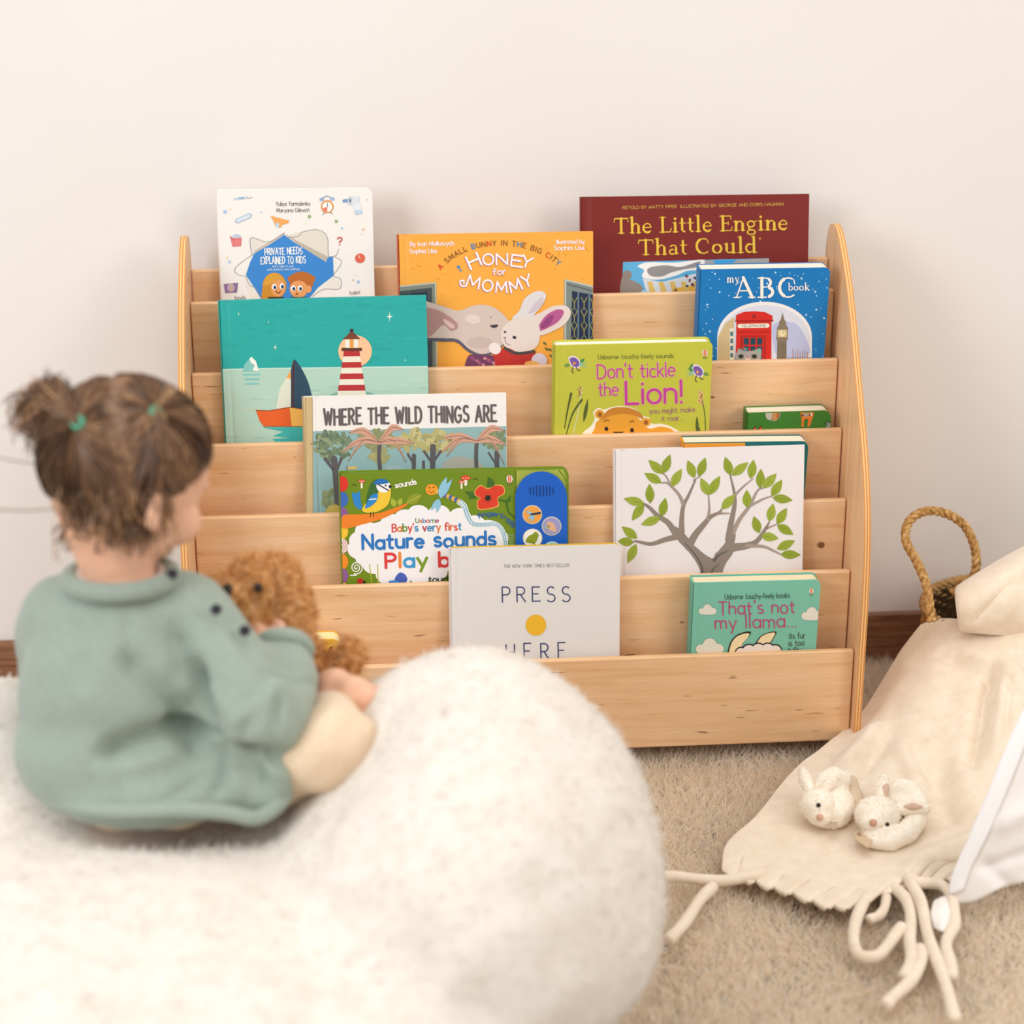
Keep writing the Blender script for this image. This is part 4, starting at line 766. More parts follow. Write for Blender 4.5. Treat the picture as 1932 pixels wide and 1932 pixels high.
# pale corner behind the sound panel and the panel's dark seat
a.poly([(1482, 600), (1800, 592), (1815, 640), (1815, 1400), (1482, 1400)], '#a3ad4a', 1); a.line([(1478, 606), (1484, 1300)], 6, '#5f7020', 3); a.curve([(1770, 600), (1800, 640), (1825, 700)], 8, '#6d8420', 3)
logo(a, 1436, 656, 26)
NB = book((641, 893), (1073, 884), 1, .0145, '#6f8a1e', 'green sound book with white cloud lettering, birds and a blue button panel', a, 'board', r=.009, inset=.004, pages='#cdd28a', spine='#6f8a1e')
def book_uv(bk, px, py):
    e, W, H, th = bk; M = e.matrix_world; n = M.to_3x3()@Vector((0, -1, 0)); q = on_plane(px, py, tuple(M.translation), tuple(n)); l = M.inverted()@Vector(q); return l.x, l.z
nb = BOOKS[-1]
def Q4(x, y): return book_uv(nb, 560+x/3.578, 720+y/3.578)
# raised blue plastic sound unit with grille and picture buttons
b = MB(); BL = mat('#1b5fc4', .35); P = [Q4(*p) for p in [(1487, 1400), (1480, 780)]+[(1480+336*(1-math.cos(t))/2, 780-172*math.sin(t)) for t in np.linspace(.12, PI-.12, 18)]+[(1816, 770), (1822, 1400)]]
n = len(P); hh = .0035
b.add([(x, -.0002, max(z, .02)) for x, z in P]+[(x, -hh, max(z, .02)) for x, z in P], [[n+i for i in range(n)]]+[(i, i+n, (i+1) % n+n, (i+1) % n) for i in range(n)], BL)
o = b.build('sound_panel', NB, bevel=.0012); o['label'] = 'blue plastic sound panel'
su = o
def on_panel(name, items, par, y=-hh-.0004, base=None):
    b = MB()
    for pts, c, lay in items:
        L = [Q4(x, y_) for x, y_ in pts]
        A = sum(L[i-1][0]*L[i][1]-L[i][0]*L[i-1][1] for i in range(len(L))); L = L if A > 0 else L[::-1]; n = len(L); yy = y-.00035*lay
        b.add([(x, yy, z) for x, z in L]+[(x, y+.0004, z) for x, z in L], [list(range(n))]+[(i, i+n, (i+1) % n+n, (i+1) % n) for i in range(n)], mat(c, .4))
    return b.build(name, par)
q = Art(); 
for i in range(8): q.line([(1572+i*22, 712-14*math.sin(PI*i/7)), (1576+i*22, 748+20*math.sin(PI*(i+.5)/8))], 7, '#12397c', 0)
on_panel('grille', q.items, su)
def button(cx, cy, c, fn):
    q = Art(); q.ell(cx, cy, 66, 64, '#d8d2b8', 0); q.ell(cx, cy, 60, 58, c, 1); fn(q); on_panel('button', q.items, su)
def f1(q): q.leaf((1545, 870), (1600, 890), 8, '#8ec4dc', 2); q.leaf((1560, 920), (1595, 892), 8, '#8ec4dc', 2); q.leaf((1575, 940), (1605, 895), 8, '#8ec4dc', 2); q.line([(1580, 890), (1640, 880)], 12, '#2a3a5a', 3)
def f2(q): q.leaf((1685, 940), (1750, 1010), 26, '#dcae8a', 2); q.ell(1690, 975, 14, 14, '#8ec48c', 2)
def f3(q): q.smooth([(1545, 1075), (1560, 1040), (1600, 1020), (1630, 1025), (1620, 1060), (1600, 1085)], '#8a9a2e', 2); q.ell(1610, 1020, 14, 12, '#8a9a2e', 3); q.line([(1590, 1080), (1610, 1100)], 8, '#8a9a2e', 2)
button(1588, 893, '#e8a04a', f1); button(1718, 970, '#9a9ac8', f2); button(1590, 1052, '#f0efe8', f3); button(1722, 1138, '#8ecfd0', lambda q: None)

# white book with green leaved tree
a = Art(1100, 800, 3.116); BK = '#8d8076'; BK2 = '#a2938a'
a.smooth([(672, 960), (690, 880), (670, 820), (620, 750), (555, 680), (520, 605), (560, 610), (610, 660), (660, 720), (760, 790), (800, 740), (840, 690), (845, 640), (895, 640), (890, 700), (880, 760), (840, 820), (820, 880), (830, 960)], BK, 2, 70)
for P, w0, w1 in (([(545, 645), (500, 580), (440, 540), (390, 490), (355, 468)], 38, 14), ([(560, 660), (480, 680), (400, 705), (320, 690), (295, 690)], 36, 8), ([(580, 640), (580, 560), (590, 480), (620, 420), (660, 330)], 34, 10), ([(590, 470), (560, 410), (500, 350), (460, 345)], 22, 8), ([(520, 370), (490, 310), (470, 290)], 12, 7), ([(650, 330), (690, 305)], 9, 6), ([(620, 720), (660, 650), (710, 590), (750, 545), (800, 520), (815, 500)], 46, 9), ([(735, 560), (742, 500), (738, 420)], 20, 7), ([(790, 525), (860, 525)], 16, 7), ([(855, 680), (870, 580), (890, 480), (890, 410), (865, 300)], 40, 9), ([(890, 420), (940, 370), (1000, 320)], 16, 6), ([(880, 640), (920, 560), (980, 480), (1020, 400), (1050, 370)], 28, 9), ([(975, 485), (1060, 440), (1110, 425)], 16, 7), ([(1035, 382), (1062, 376)], 10, 7), ([(800, 780), (870, 730), (960, 715), (1020, 690), (1070, 620), (1095, 575)], 60, 8), ([(1075, 615), (1135, 590)], 14, 7), ([(960, 715), (1060, 720), (1120, 745), (1165, 768)], 22, 8)):
    a.curve(P, w0, BK if w0 > 30 else BK2, 3, w1, 18)
for P, w0, w1 in (([(690, 940), (700, 850), (660, 770), (600, 700)], 14, 5), ([(770, 800), (800, 770), (850, 745)], 20, 5), ([(740, 940), (760, 860), (800, 820)], 12, 4)): a.curve(P, w0, '#62605c', 4, w1, 14)
LV = ['#91a234', '#8b9c30', '#98a83c']
for i, (p, q) in enumerate([((470, 292), (385, 210)), ((470, 290), (512, 178)), ((520, 368), (580, 262)), ((460, 345), (360, 287)), ((395, 465), (390, 350)), ((360, 468), (238, 437)), ((356, 470), (287, 567)), ((460, 545), (485, 432)), ((455, 550), (340, 592)), ((318, 672), (228, 602)), ((298, 695), (203, 688)), ((312, 705), (262, 818)), ((655, 315), (615, 212)), ((680, 308), (720, 196)), ((738, 418), (692, 315)), ((742, 415), (805, 304)), ((868, 300), (835, 192)), ((875, 302), (972, 224)), ((985, 320), (1003, 208)), ((1040, 376), (1045, 262)), ((1060, 376), (1137, 290)), ((1108, 424), (1170, 326)), ((1115, 432), (1232, 448)), ((815, 500), (895, 412)), ((965, 492), (962, 386)), ((1035, 640), (1003, 540)), ((1095, 572), (1118, 466)), ((1140, 588), (1198, 492)), ((1142, 592), (1236, 650)), ((1045, 655), (1150, 672)), ((1140, 735), (1246, 684)), ((1162, 765), (1280, 768))]):
    a.leaf(p, q, 26, LV[i % 3], 5); a.line([p, ((p[0]+q[0])/2, (p[1]+q[1])/2)], 3, '#7b8c2a', 6)
book((1160, 849), (1518, 839), 1, .0085, '#e6e1e1', 'white hardcover with a bare branched tree bearing green leaves', a, 'hard', pages='#ebe7e4')

# white book with a yellow dot
a = Art(560, 720, 3.578); NVY = '#33406f'
a.text('THE NEW YORK TIMES BESTSELLER', (1395, 1256), (1838, 1248), 21, '#8a8a8c', 4, .1, slant=.15)
a.text('PRESS', (1388, 1490), (1845, 1480), 100, NVY, 4, .075, .5, jit=.12); a.text('HERE', (1415, 1880), (1815, 1868), 105, NVY, 4, .075, .72, jit=.08)
a.ell(1614, 1643, 69, 71, '#e9b42f', 4)
for i, (c, y) in enumerate((('#c83a3a', 1300), ('#3a7ac8', 1390), ('#e9b42f', 1470), ('#c83a3a', 1540), ('#3a7ac8', 1640))): pass
book((849, 1035), (1170, 1027), 0, .0098, '#dfdcda', 'white board picture book with one yellow dot and thin blue capitals', a, 'hard', r=.0065, pages='#e9c64a', back='#e0b93c')

# pale turquoise llama book
a = Art(1100, 800, 3.116); MG = '#c03a74'
a.text('Usborne touchy-feely books', (834, 1030), (1215, 1020), 30, '#37504a', 5, .1)
a.text("That's not", (800, 1120), (1245, 1108), 76, MG, 5, .09, .2, jit=.08); a.text('my llama...', (778, 1205), (1255, 1192), 76, MG, 5, .09, .2, jit=.08)
a.text('its fur', (1212, 1262), (1306, 1258), 34, '#3d4a48', 5, .1); a.text('is too', (1210, 1304), (1302, 1300), 34, '#3d4a48', 5, .1); a.text('tufty.', (1208, 1346), (1290, 1342), 34, '#3d4a48', 5, .1)
for x, y, w_, h_ in ((732, 1093, 105, 64), (745, 1312, 165, 100), (1345, 1118, 125, 80)):
    for c, l, g in (('#8aa79a', 2, 1.05), ('#dfdccf', 3, .97)):
        a.ell(x-w_*.3, y+h_*.12, w_*.2*g, h_*.3*g, c, l); a.ell(x, y-h_*.08, w_*.26*g, h_*.46*g, c, l); a.ell(x+w_*.28, y+h_*.1, w_*.22*g, h_*.32*g, c, l); a.ell(x, y+h_*.25, w_*.42*g, h_*.2*g, c, l)
for P in ([(850, 1400), (856, 1310), (890, 1250), (940, 1224), (985, 1220), (975, 1250), (935, 1300), (930, 1400)], [(1010, 1310), (1040, 1250), (1090, 1225), (1135, 1220), (1125, 1250), (1080, 1310)]):
    a.smooth(P, '#2a2624', 4, 50)
    c_ = np.mean(P, axis=0); a.smooth([tuple(c_+(np.array(q)-c_)*.86) for q in P], '#ecd9ac', 5, 50)
for x, y, rr in ((930, 1345, 34), (975, 1330, 36), (1030, 1325, 38), (1085, 1322, 36), (1130, 1330, 34), (1000, 1370, 60), (1090, 1370, 60)): a.ell(x, y, rr+6, rr+4, '#2a2624', 6); a.ell(x, y+2, rr, rr-2, '#e6ddd6', 7)
logo(a, 1342, 980, 16)
book((1308, 1100), (1549, 1094), 0, .024, '#78bda8', 'pale turquoise board book with pink lettering and a horned llama', a, 'board', lean_z=.2235, r=.008, inset=.0012, pages='#e6d9b6', back='#5fb2a4', spine='#6ab09c', groove=(.006, .0125), theta=-.04)

# small yellow board book beside the toy dog
a = Art(380, 1020, 5.367)
a.ell(1165, 1052, 30, 30, '#8a8a78', 3); a.ell(1162, 1052, 24, 25, '#cfc9a8', 4); a.line([(1150, 1050), (1172, 1058)], 6, '#5b5648', 5); a.smooth([(1280, 1135), (1300, 1080), (1335, 1068), (1320, 1110), (1355, 1105), (1320, 1140)], '#7c3a28', 3); a.smooth([(1285, 1135), (1305, 1115), (1330, 1120), (1318, 1140)], '#d8604a', 4)
book((540, 1209), (641, 1206), 0, .025, '#e2ab35', 'small yellow board book with rounded corners beside the toy dog', a, 'board', lean_z=.175, r=.0105, inset=.0006, pages='#efe0a8', back='#e2ab35', theta=-.05)
# ------------------------------------------------------------------ rug
RUGC = Nodes('rug_yarn', .5, .4); v = RUGC.coord(); n1 = RUGC.noise(v, 230, 3, .6); n2 = RUGC.noise(v, 9, 3, .5)
c1 = RUGC.ramp(n1, [(.36, '#f0dfc6'), (.5, '#f9f0e2'), (.62, '#fefdfb')]); rc = RUGC.mix(RUGC.ramp(n2, [(.35, (.0, .0, .0)), (.65, (.22, .22, .22))]), c1, hexlin('#f4e9d8')); RUGC.base(rc)
tr = RUGC.n('ShaderNodeBsdfTranslucent'); RUGC.l(rc, tr.inputs[0]); mx = RUGC.n('ShaderNodeMixShader'); mx.inputs[0].default_value = .6
RUGC.l(RUGC.b.outputs[0], mx.inputs[1]); RUGC.l(tr.outputs[0], mx.inputs[2]); RUGC.l(mx.outputs[0], RUGC.t.nodes['Material Output'].inputs[0])
b = MB(); b.box((-1.5, -1.6, -.035), (1.6, WALL_Y-.02, -.017), RUGC.m); RUG = b.build('rug'); tag(RUG, 'cream shaggy rug covering the floor under the bookshelf', 'rug')
N = 140000
P0 = np.stack([RNG.uniform(-.05, .80, N), RNG.uniform(-.78, .29, N), np.full(N, -.018)], 1)
k_ = 16000; P1 = np.stack([RNG.uniform(-1.1, .02, k_), RNG.uniform(-.2, .29, k_), np.full(k_, -.018)], 1)
k2 = 70000; P2 = np.stack([RNG.uniform(-1.45, 1.55, k2), RNG.uniform(-1.58, .29, k2), np.full(k2, -.018)], 1); P2 = P2[(P2[:, 0] < -.05) | (P2[:, 0] > .80) | (P2[:, 1] < -.78)]
P0 = np.vstack([P0, P1, P2]); N = len(P0)
ln = np.array([mnoise.noise(Vector((p[0]*14, p[1]*14, 3))) for p in P0]); ln2 = np.array([mnoise.noise(Vector((p[0]*14, p[1]*14, 8))) for p in P0])
D = np.stack([ln*.9+RNG.normal(0, .28, N), ln2*.9+RNG.normal(0, .28, N)-.1, np.ones(N)], 1); D /= np.linalg.norm(D, axis=1)[:, None]
ribbons('pile', P0, D, RNG.uniform(.011, .021, N), RNG.uniform(.0006, .0013, N), RNG.normal(0, .35, (N, 3))*np.array([1, 1, .2]), RUG, RUGC.m, 3)['kind'] = 'stuff'

# ------------------------------------------------------------------ bean bag
BCL = Nodes('boucle_cloth', .95, .1); v = BCL.coord(); n1 = BCL.noise(v, 320, 4, .65); n2 = BCL.noise(v, 30, 4, .6)
BCL.base(BCL.ramp(n2, [(.3, '#ddd4c9'), (.7, '#e9e2d9')])); BCL.bump(n1, .55, .003); BCL.b.inputs['Sheen Weight'].default_value = .3
BC = np.array([-.45, -.68, 0.0])
BB = empty('bean_bag_chair', tuple(BC)); tag(BB, 'large cream white fuzzy bean bag chair the child sits on', 'bean bag')
bb = blob('cover', [('e', (-.49, -.72, .125), (.48, .36, .155)), ('e', (-.110, -.60, .197), (.192, .27, .198)), ('e', (-.62, -.46, .165), (.30, .17, .178)), ('e', (-.30, -.42, .13), (.24, .11, .165)), ('e', (-.40, -.66, .07), (.38, .33, .085))], .011, BB, BCL.m, 26, .7)
me = bb.data; V = get_co(me)+BC; Nn = get_no(me)
def gauss(P, c, s): return np.exp(-(((P-np.array(c))/np.array(s))**2).sum(1))
V[:, 2] -= .045*gauss(V, (-.395, -.545, .27), (.15, .10, .12))
V[:, 2] -= .055*gauss(V, at(640, 1425, 1.80), (.07, .09, .11)); V += Nn*(.006*fbm(V, 9)[:, None]+.0035*fbm(V, 26, 4)[:, None])
V[:, 2] = np.maximum(V[:, 2]*np.clip(V[:, 2]/.09, 0, 1)**.7, .002); k_ = np.clip((V[:, 0]+.32)/.25, 0, 1); V[:, 0] -= .13*k_*np.clip((.17-V[:, 2])/.17, 0, 1)**1.6
set_co(me, V-BC)
P, Q = sample_surface(me, 42000)
D = Q+RNG.normal(0, .55, P.shape); D /= np.linalg.norm(D, axis=1)[:, None]
ribbons('fuzz', P-Q*.0005, D, RNG.uniform(.0025, .006, len(P)), RNG.uniform(.0006, .0012, len(P)), RNG.normal(0, .6, P.shape), BB, BCL.m, 2)['kind'] = 'stuff'

# ------------------------------------------------------------------ child
def C(px, py, d): return at(px, py, d)
SKIN = Nodes('skin', .5, .35); SKIN.base(SKIN.ramp(SKIN.noise(SKIN.coord(), 40, 3), [(.3, '#dba98c'), (.7, '#e6b89c')])); SKIN.b.inputs['Subsurface Weight'].default_value = .25; SKIN.b.inputs['Subsurface Radius'].default_value = (.02, .008, .005); SKIN.b.inputs['Subsurface Scale'].default_value = .3
Hc = C(242, 866, 1.83); UP = np.array([0, 0, 1.0])
fwd_h = .66*np.array([CD[0], CD[1], 0])/np.linalg.norm(CD[:2])+.75*CA; fwd_h[2] = -.46; fwd_h /= np.linalg.norm(fwd_h)
rgt_h = np.cross(fwd_h, UP); rgt_h /= np.linalg.norm(rgt_h); up_h = np.cross(rgt_h, fwd_h)
HM = np.stack([rgt_h, fwd_h, up_h], 1)         # columns: right, face direction, up
def HL(r, f, u): return Hc+HM@np.array([r, f, u])
PE = empty('person', tuple(C(300, 1500, 1.86)))
tag(PE, 'toddler with two small pigtails in a sage green sweatshirt hugging a toy dog', 'person')
mc = 1/2000.0
def finger(base, d1, d2, L, r): return ('c', [base, base+d1*L*.5, base+d1*L*.5+d2*L*.5], [r, r*.92, r*.75])
parts = [('e', Hc, (.070, .080, .073), HM), ('e', HL(0, .028, -.048), (.052, .047, .046), HM), ('e', HL(0, .05, -.070), (.026, .024, .020), HM),
 ('e', HL(.034, .048, -.042), (.024, .025, .024), HM), ('e', HL(-.034, .048, -.042), (.024, .025, .024), HM),
 ('e', HL(0, .0795, -.036), (.0075, .010, .0075), HM), ('e', HL(0, .076, -.024), (.006, .007, .016), HM), ('e', HL(.020, .070, -.004), (.018, .008, .006), HM), ('e', HL(-.020, .070, -.004), (.018, .008, .006), HM),
 ('e', HL(0, .0735, -.056), (.011, .007, .0042), HM), ('e', HL(0, .0735, -.0625), (.010, .0065, .0042), HM),
 ('c', [HL(0, -.03, -.04), C(225, 1080, 1.84), C(225, 1130, 1.872)], [.036, .034, .034])]
for s in (1, -1):
    parts += [('e', HL(.071*s, -.004, -.033), (.0065, .011, .019), HM@np.array([[math.cos(.5*s), -math.sin(.5*s), 0], [math.sin(.5*s), math.cos(.5*s), 0], [0, 0, 1]])), ('e', HL(.069*s, .004, -.047), (.005, .005, .007), HM)]
sh_r, el_r, wr_r = C(385, 1175, 1.872), C(486, 1345, 1.845), C(534, 1240, 1.905)
sh_l, el_l, wr_l = C(100, 1190, 1.90), C(120, 1330, 1.99), C(440, 1235, 2.03)
hip_r, kn_r, an_r = C(400, 1450, 1.89), C(632, 1402, 1.85), C(618, 1318, 1.945)
hip_l, kn_l, an_l = C(270, 1440, 1.93), C(480, 1320, 2.06), C(560, 1330, 1.99)
parts += [('e', C(235, 1210, 1.885), (.070, .048, .062)), ('e', C(235, 1340, 1.895), (.066, .05, .085)), ('e', C(270, 1445, 1.895), (.070, .058, .046)),
 ('c', [sh_r, el_r, wr_r], [.026, .025, .019]), ('c', [sh_l, el_l, wr_l], [.030, .026, .019]),
 ('c', [hip_r, kn_r, an_r], [.036, .030, .020]), ('c', [hip_l, kn_l, an_l], [.038, .034, .021])]
# hands: palm, four unequal bent fingers, thumb, closed on the toy dog
def hand(wr, fwd, pn, side, s):
    fwd = fwd/np.linalg.norm(fwd); pn = pn-fwd*(pn@fwd); pn /= np.linalg.norm(pn); sd = np.cross(fwd, pn)*s; out = [('c', [wr, wr+fwd*.022], [.016, .0165]), ('e', wr+fwd*.026+sd*.006, (.013, .013, .012)), ('e', wr+fwd*.026-sd*.006, (.013, .013, .012))]
    for i, L in enumerate((.030, .034, .032, .025)):
        b0 = wr+fwd*.036+sd*(.0135-.009*i); out.append(finger(b0, fwd*.9+pn*.42, fwd*.25+pn*.95, L, .0052))
    out.append(finger(wr+fwd*.012+sd*.014, fwd*.45+sd*.85, fwd*.8+pn*.5, .028, .006)); return out
parts += hand(wr_r, C(494, 1216, 1.912)-wr_r, CD*1.0+np.array([0, 0, -.12]), 1, -1)
parts += hand(wr_l, C(520, 1180, 2.02)-wr_l, -CD*.8, 1, 1)
# feet with toes
def foot(an, toe, upv):
    d = toe-an; L = np.linalg.norm(d); d /= L; sd = np.cross(d, upv); sd /= np.linalg.norm(sd); u = np.cross(sd, d)
    out = [('c', [an, an-u*.004-d*.006], [.020, .021]), ('c', [an-u*.004, an+d*L*.45-u*.002, an+d*L*.8-u*.006], [.020, .019, .015])]
    for i, q in enumerate((-.0150, -.0065, .001, .008, .0145)):
        out.append(('c', [an+d*L*.78+sd*q-u*.006, an+d*(L*(1.0-.035*i))+sd*q*1.1-u*.008], [.0072 if i == 0 else .0052, .0072 if i == 0 else .0052]))
    return out
parts += foot(C(632, 1297, 1.925), C(711, 1322, 1.885), UP*.8-CD*.6)
parts += foot(an_l, C(640, 1345, 1.985), UP)
bd = blob('body', parts, .0034, PE, SKIN.m, 5, .5)
for s in (1, -1):
    b = MB(); 
    for rr, m, yo in ((.0088, mat('#f1ece6', .2), 0), (.0052, mat('#5b4030', .2), .0052), (.0026, mat('#0e0c0c', .2), .0078)):
        V = []; F = []
        for j in range(9):
            for i in range(14):
                th = PI*j/8; ph = 2*PI*i/14; V.append(local(PE, [HL(.021*s, .0655+yo, -.014)])[0]+HM@np.array([rr*math.sin(th)*math.cos(ph), rr*.75*math.cos(th), rr*.8*math.sin(th)*math.sin(ph)]))
        for j in range(8):
            for i in range(14): F.append((j*14+i, j*14+(i+1) % 14, (j+1)*14+(i+1) % 14, (j+1)*14+i))
        b.add(V, F, m)
    b.build('eye', PE, True)
o = blob('mouth', [('e', HL(0, .0765, -.0575), (.0095, .0055, .0028), HM), ('e', HL(0, .0765, -.0615), (.0085, .0055, .0026), HM)], .0014, PE, mat('#c06a60', .4), 3)

# clothes
SW = fabric_mat('sage_jersey', '#8d9a8f', '#98a59a', 240, .22, .0012, .92, .25)
def wrinkle(o, fn):
    me = o.data; L = np.array(PE.location); V = get_co(me)+L; Nn = get_no(me); set_co(me, V+Nn*fn(V)[:, None]-L)
def PXY(V):
    q = V-CAM; d = q@CD; return 966+FPX*(q@CA)/d, 966-FPX*(q@CB)/d, d
sw = blob('sweatshirt', [('e', C(229, 1140, 1.862), (.056, .050, .034)), ('e', C(228, 1195, 1.87), (.085, .068, .068)), ('e', C(222, 1310, 1.87), (.094, .078, .10)), ('e', C(205, 1410, 1.87), (.090, .075, .07)), ('e', C(285, 1465, 1.87), (.108, .080, .037)), ('e', C(430, 1465, 1.865), (.056, .055, .036)), ('e', C(480, 1490, 1.855), (.030, .04, .028)), ('e', C(508, 1452, 1.840), (.025, .035, .047)),
 ('e', C(125, 1170, 1.88), (.045, .05, .045)), ('e', C(345, 1160, 1.87), (.045, .05, .043)),
 ('c', [C(370, 1180, 1.865), C(430, 1270, 1.845), C(490, 1345, 1.835)], [.043, .046, .049]), ('e', C(455, 1372, 1.83), (.044, .042, .032)), ('c', [C(505, 1340, 1.84), C(532, 1285, 1.878), C(533, 1258, 1.890)], [.043, .037, .031]),
 ('c', [C(110, 1190, 1.89), el_l, C(300, 1290, 2.03), C(420, 1245, 2.03)], [.043, .044, .04, .027])], .006, PE, SW, 9, .6)
def sw_fn(V):
    x, y, d = PXY(V); out = .0016*fbm(V, 26, 2)+.0008*fbm(V, 60, 5)
    def crease(ax, ay, bx, by, wd, amp):
        ux, uy = bx-ax, by-ay; L = math.hypot(ux, uy); ux /= L; uy /= L; t = (x-ax)*ux+(y-ay)*uy; q = -(x-ax)*uy+(y-ay)*ux
        k = np.clip(np.minimum(t, L-t)/40+.5, 0, 1); return amp*np.exp(-(q/wd)**2)*k*(d < 1.93)
    out += crease(365, 1250, 390, 1370, 14, -.018)+crease(240, 1235, 350, 1350, 24, -.010)+crease(330, 1180, 372, 1310, 14, -.008)+crease(280, 1250, 340, 1330, 12, .003)
    out += crease(185, 1425, 340, 1372, 20, -.014)+crease(330, 1370, 410, 1400, 20, -.018)+crease(240, 1450, 370, 1420, 26, .004)+crease(180, 1400, 215, 1500, 16, .004)
    out += crease(400, 1420, 545, 1432, 14, -.016)+crease(420, 1440, 405, 1500, 12, -.009)+crease(470, 1440, 505, 1495, 18, -.012)+crease(445, 1450, 450, 1510, 10, .004)+crease(320, 1505, 405, 1450, 12, -.005)
    out += crease(500, 1290, 470, 1370, 10, -.005)+crease(530, 1310, 525, 1370, 10, -.005)+crease(440, 1370, 530, 1285, 14, .004)+crease(505, 1262, 590, 1290, 9, -.005)+crease(500, 1240, 570, 1262, 8, -.004)+crease(430, 1180, 520, 1290, 10, -.003)
    out += crease(470, 1300, 455, 1400, 9, -.004)+crease(560, 1290, 560, 1370, 9, -.003)+crease(385, 1290, 440, 1360, 10, .003)
    out += crease(150, 1160, 160, 1290, 14, -.003)+crease(240, 1150, 245, 1290, 12, -.002)
    return out
wrinkle(sw, lambda V: 1.35*sw_fn(V))
V, F = tube(spline([C(62, 1478, 1.86), C(110, 1512, 1.825), C(210, 1531, 1.795), C(340, 1528, 1.79), C(430, 1534, 1.80), C(485, 1543, 1.81), C(528, 1515, 1.825), C(545, 1480, 1.85)], 40), .0075, 10); b = MB(); b.add(local(PE, V), F, SW); b.build('hem', PE, True)
def ring(name, c, ax, rad, tr, m, sq=1.0, n=40, par=PE, a0=0, a1=2*PI):
    ax = ax/np.linalg.norm(ax); e1 = np.cross(ax, [0.1, .9, .3]); e1 /= np.linalg.norm(e1); e2 = np.cross(ax, e1)
    pts = [c+rad*(math.cos(t)*e1+sq*math.sin(t)*e2) for t in np.linspace(a0, a1, n+1)]
    V, F = tube(pts, tr, 10, False); b = MB(); b.add(local(par, V), F, m); return b.build(name, par, True)
nk = C(228, 1088, 1.848); ring('collar', nk, C(225, 1020, 1.84)-C(232, 1150, 1.86), .047, .0095, SW)
ring('undershirt', nk+UP*.001, C(225, 1020, 1.84)-C(232, 1150, 1.86), .0395, .0058, mat('#efeae4', .8))
cf = C(534, 1226, 1.900); ring('cuff', cf, cf-C(532, 1290, 1.873), .0225, .0085, SW)
for q in (C(408, 1150, 1.815), C(462, 1190, 1.815), C(325, 1083, 1.83)):
    b = MB(); V, F = tube([q-CD*.003, q+CD*.003], .0052, 14); b.add(local(PE, V), F, mat('#2c2b33', .35)); b.build('button', PE)
PT_ = fabric_mat('beige_jersey', '#d8bfa2', '#e2ccb2', 200, .2, .001, .92, .2)
pn = blob('trousers', [('e', C(290, 1470, 1.885), (.092, .072, .042)), ('c', [C(420, 1460, 1.905), C(560, 1428, 1.868), C(632, 1405, 1.85)], [.044, .043, .040]), ('c', [C(632, 1402, 1.855), C(618, 1345, 1.93)], [.040, .027]), ('e', C(664, 1392, 1.85), (.025, .03, .030)), ('e', C(600, 1440, 1.845), (.034, .03, .030)),
 ('c', [hip_l, kn_l, C(530, 1330, 2.01)], [.052, .045, .032])], .006, PE, PT_, 7, .6)
def pn_fn(V):
    x, y, d = PXY(V); return .0025*np.sin((x*.8+y*.5)*.055+2*fbm(V, 14, 1))+.0015*fbm(V, 40, 7)
wrinkle(pn, pn_fn)

# hair: a cap over the scalp plus combed strands gathered into two pigtails
HR = Nodes('brown_hair', .42, .4); v = HR.coord((1, 1, 1)); HR.base(HR.ramp(HR.noise(v, 160, 4, .6), [(.25, '#4a3123'), (.5, '#6f523c'), (.68, '#977555'), (.85, '#b8946c')]))
RAD = np.array([.0715, .0815, .0748])
def on_head(u, k=1.0): return Hc+HM@(np.asarray(u)*RAD*k)
def to_head(P): q = HM.T@(P-Hc)/RAD; return q/np.linalg.norm(q)
def scalp(u): 
    f = u[..., 1]; z = u[..., 2]; zw = u@HM[2]; return (zw > -.42+.5*np.maximum(0, f+.1)) & (f < .60+.25*z)
n_u, n_v = 72, 46; V = []; F = []; ok = []
for j in range(n_v+1):
    for i in range(n_u):
        th = PI*j/n_v; ph = 2*PI*i/n_u; u = np.array([math.sin(th)*math.cos(ph), math.sin(th)*math.sin(ph), math.cos(th)]); ok.append(bool(scalp(u)))
        V.append(on_head(u, 1.035+.012*math.sin(5*ph+3*th)*.3))
for j in range(n_v):
    for i in range(n_u):
        q = (j*n_u+i, (j+1)*n_u+i, (j+1)*n_u+(i+1) % n_u, j*n_u+(i+1) % n_u)
        if all(ok[k] for k in q): F.append(q)
b = MB(); b.add(local(PE, V), F, HR.m); HAIR = b.build('hair', PE, True); sol = HAIR.modifiers.new('s', 'SOLIDIFY'); sol.thickness = .004; sol.offset = -1
def nearest_dir(px, py):
    """scalp direction seen at this picture point"""
    r = ray(px, py); r = r/np.linalg.norm(r); o_ = HM.T@(CAM-Hc)/RAD/1.04; d_ = HM.T@r/RAD/1.04; A = d_@d_; B = o_@d_; Cc = o_@o_-1; disc = max(B*B-A*Cc, 0); t = (-B-math.sqrt(disc))/A; q = o_+d_*t; return q/np.linalg.norm(q)
T1, T2 = nearest_dir(150, 800), nearest_dir(292, 780)
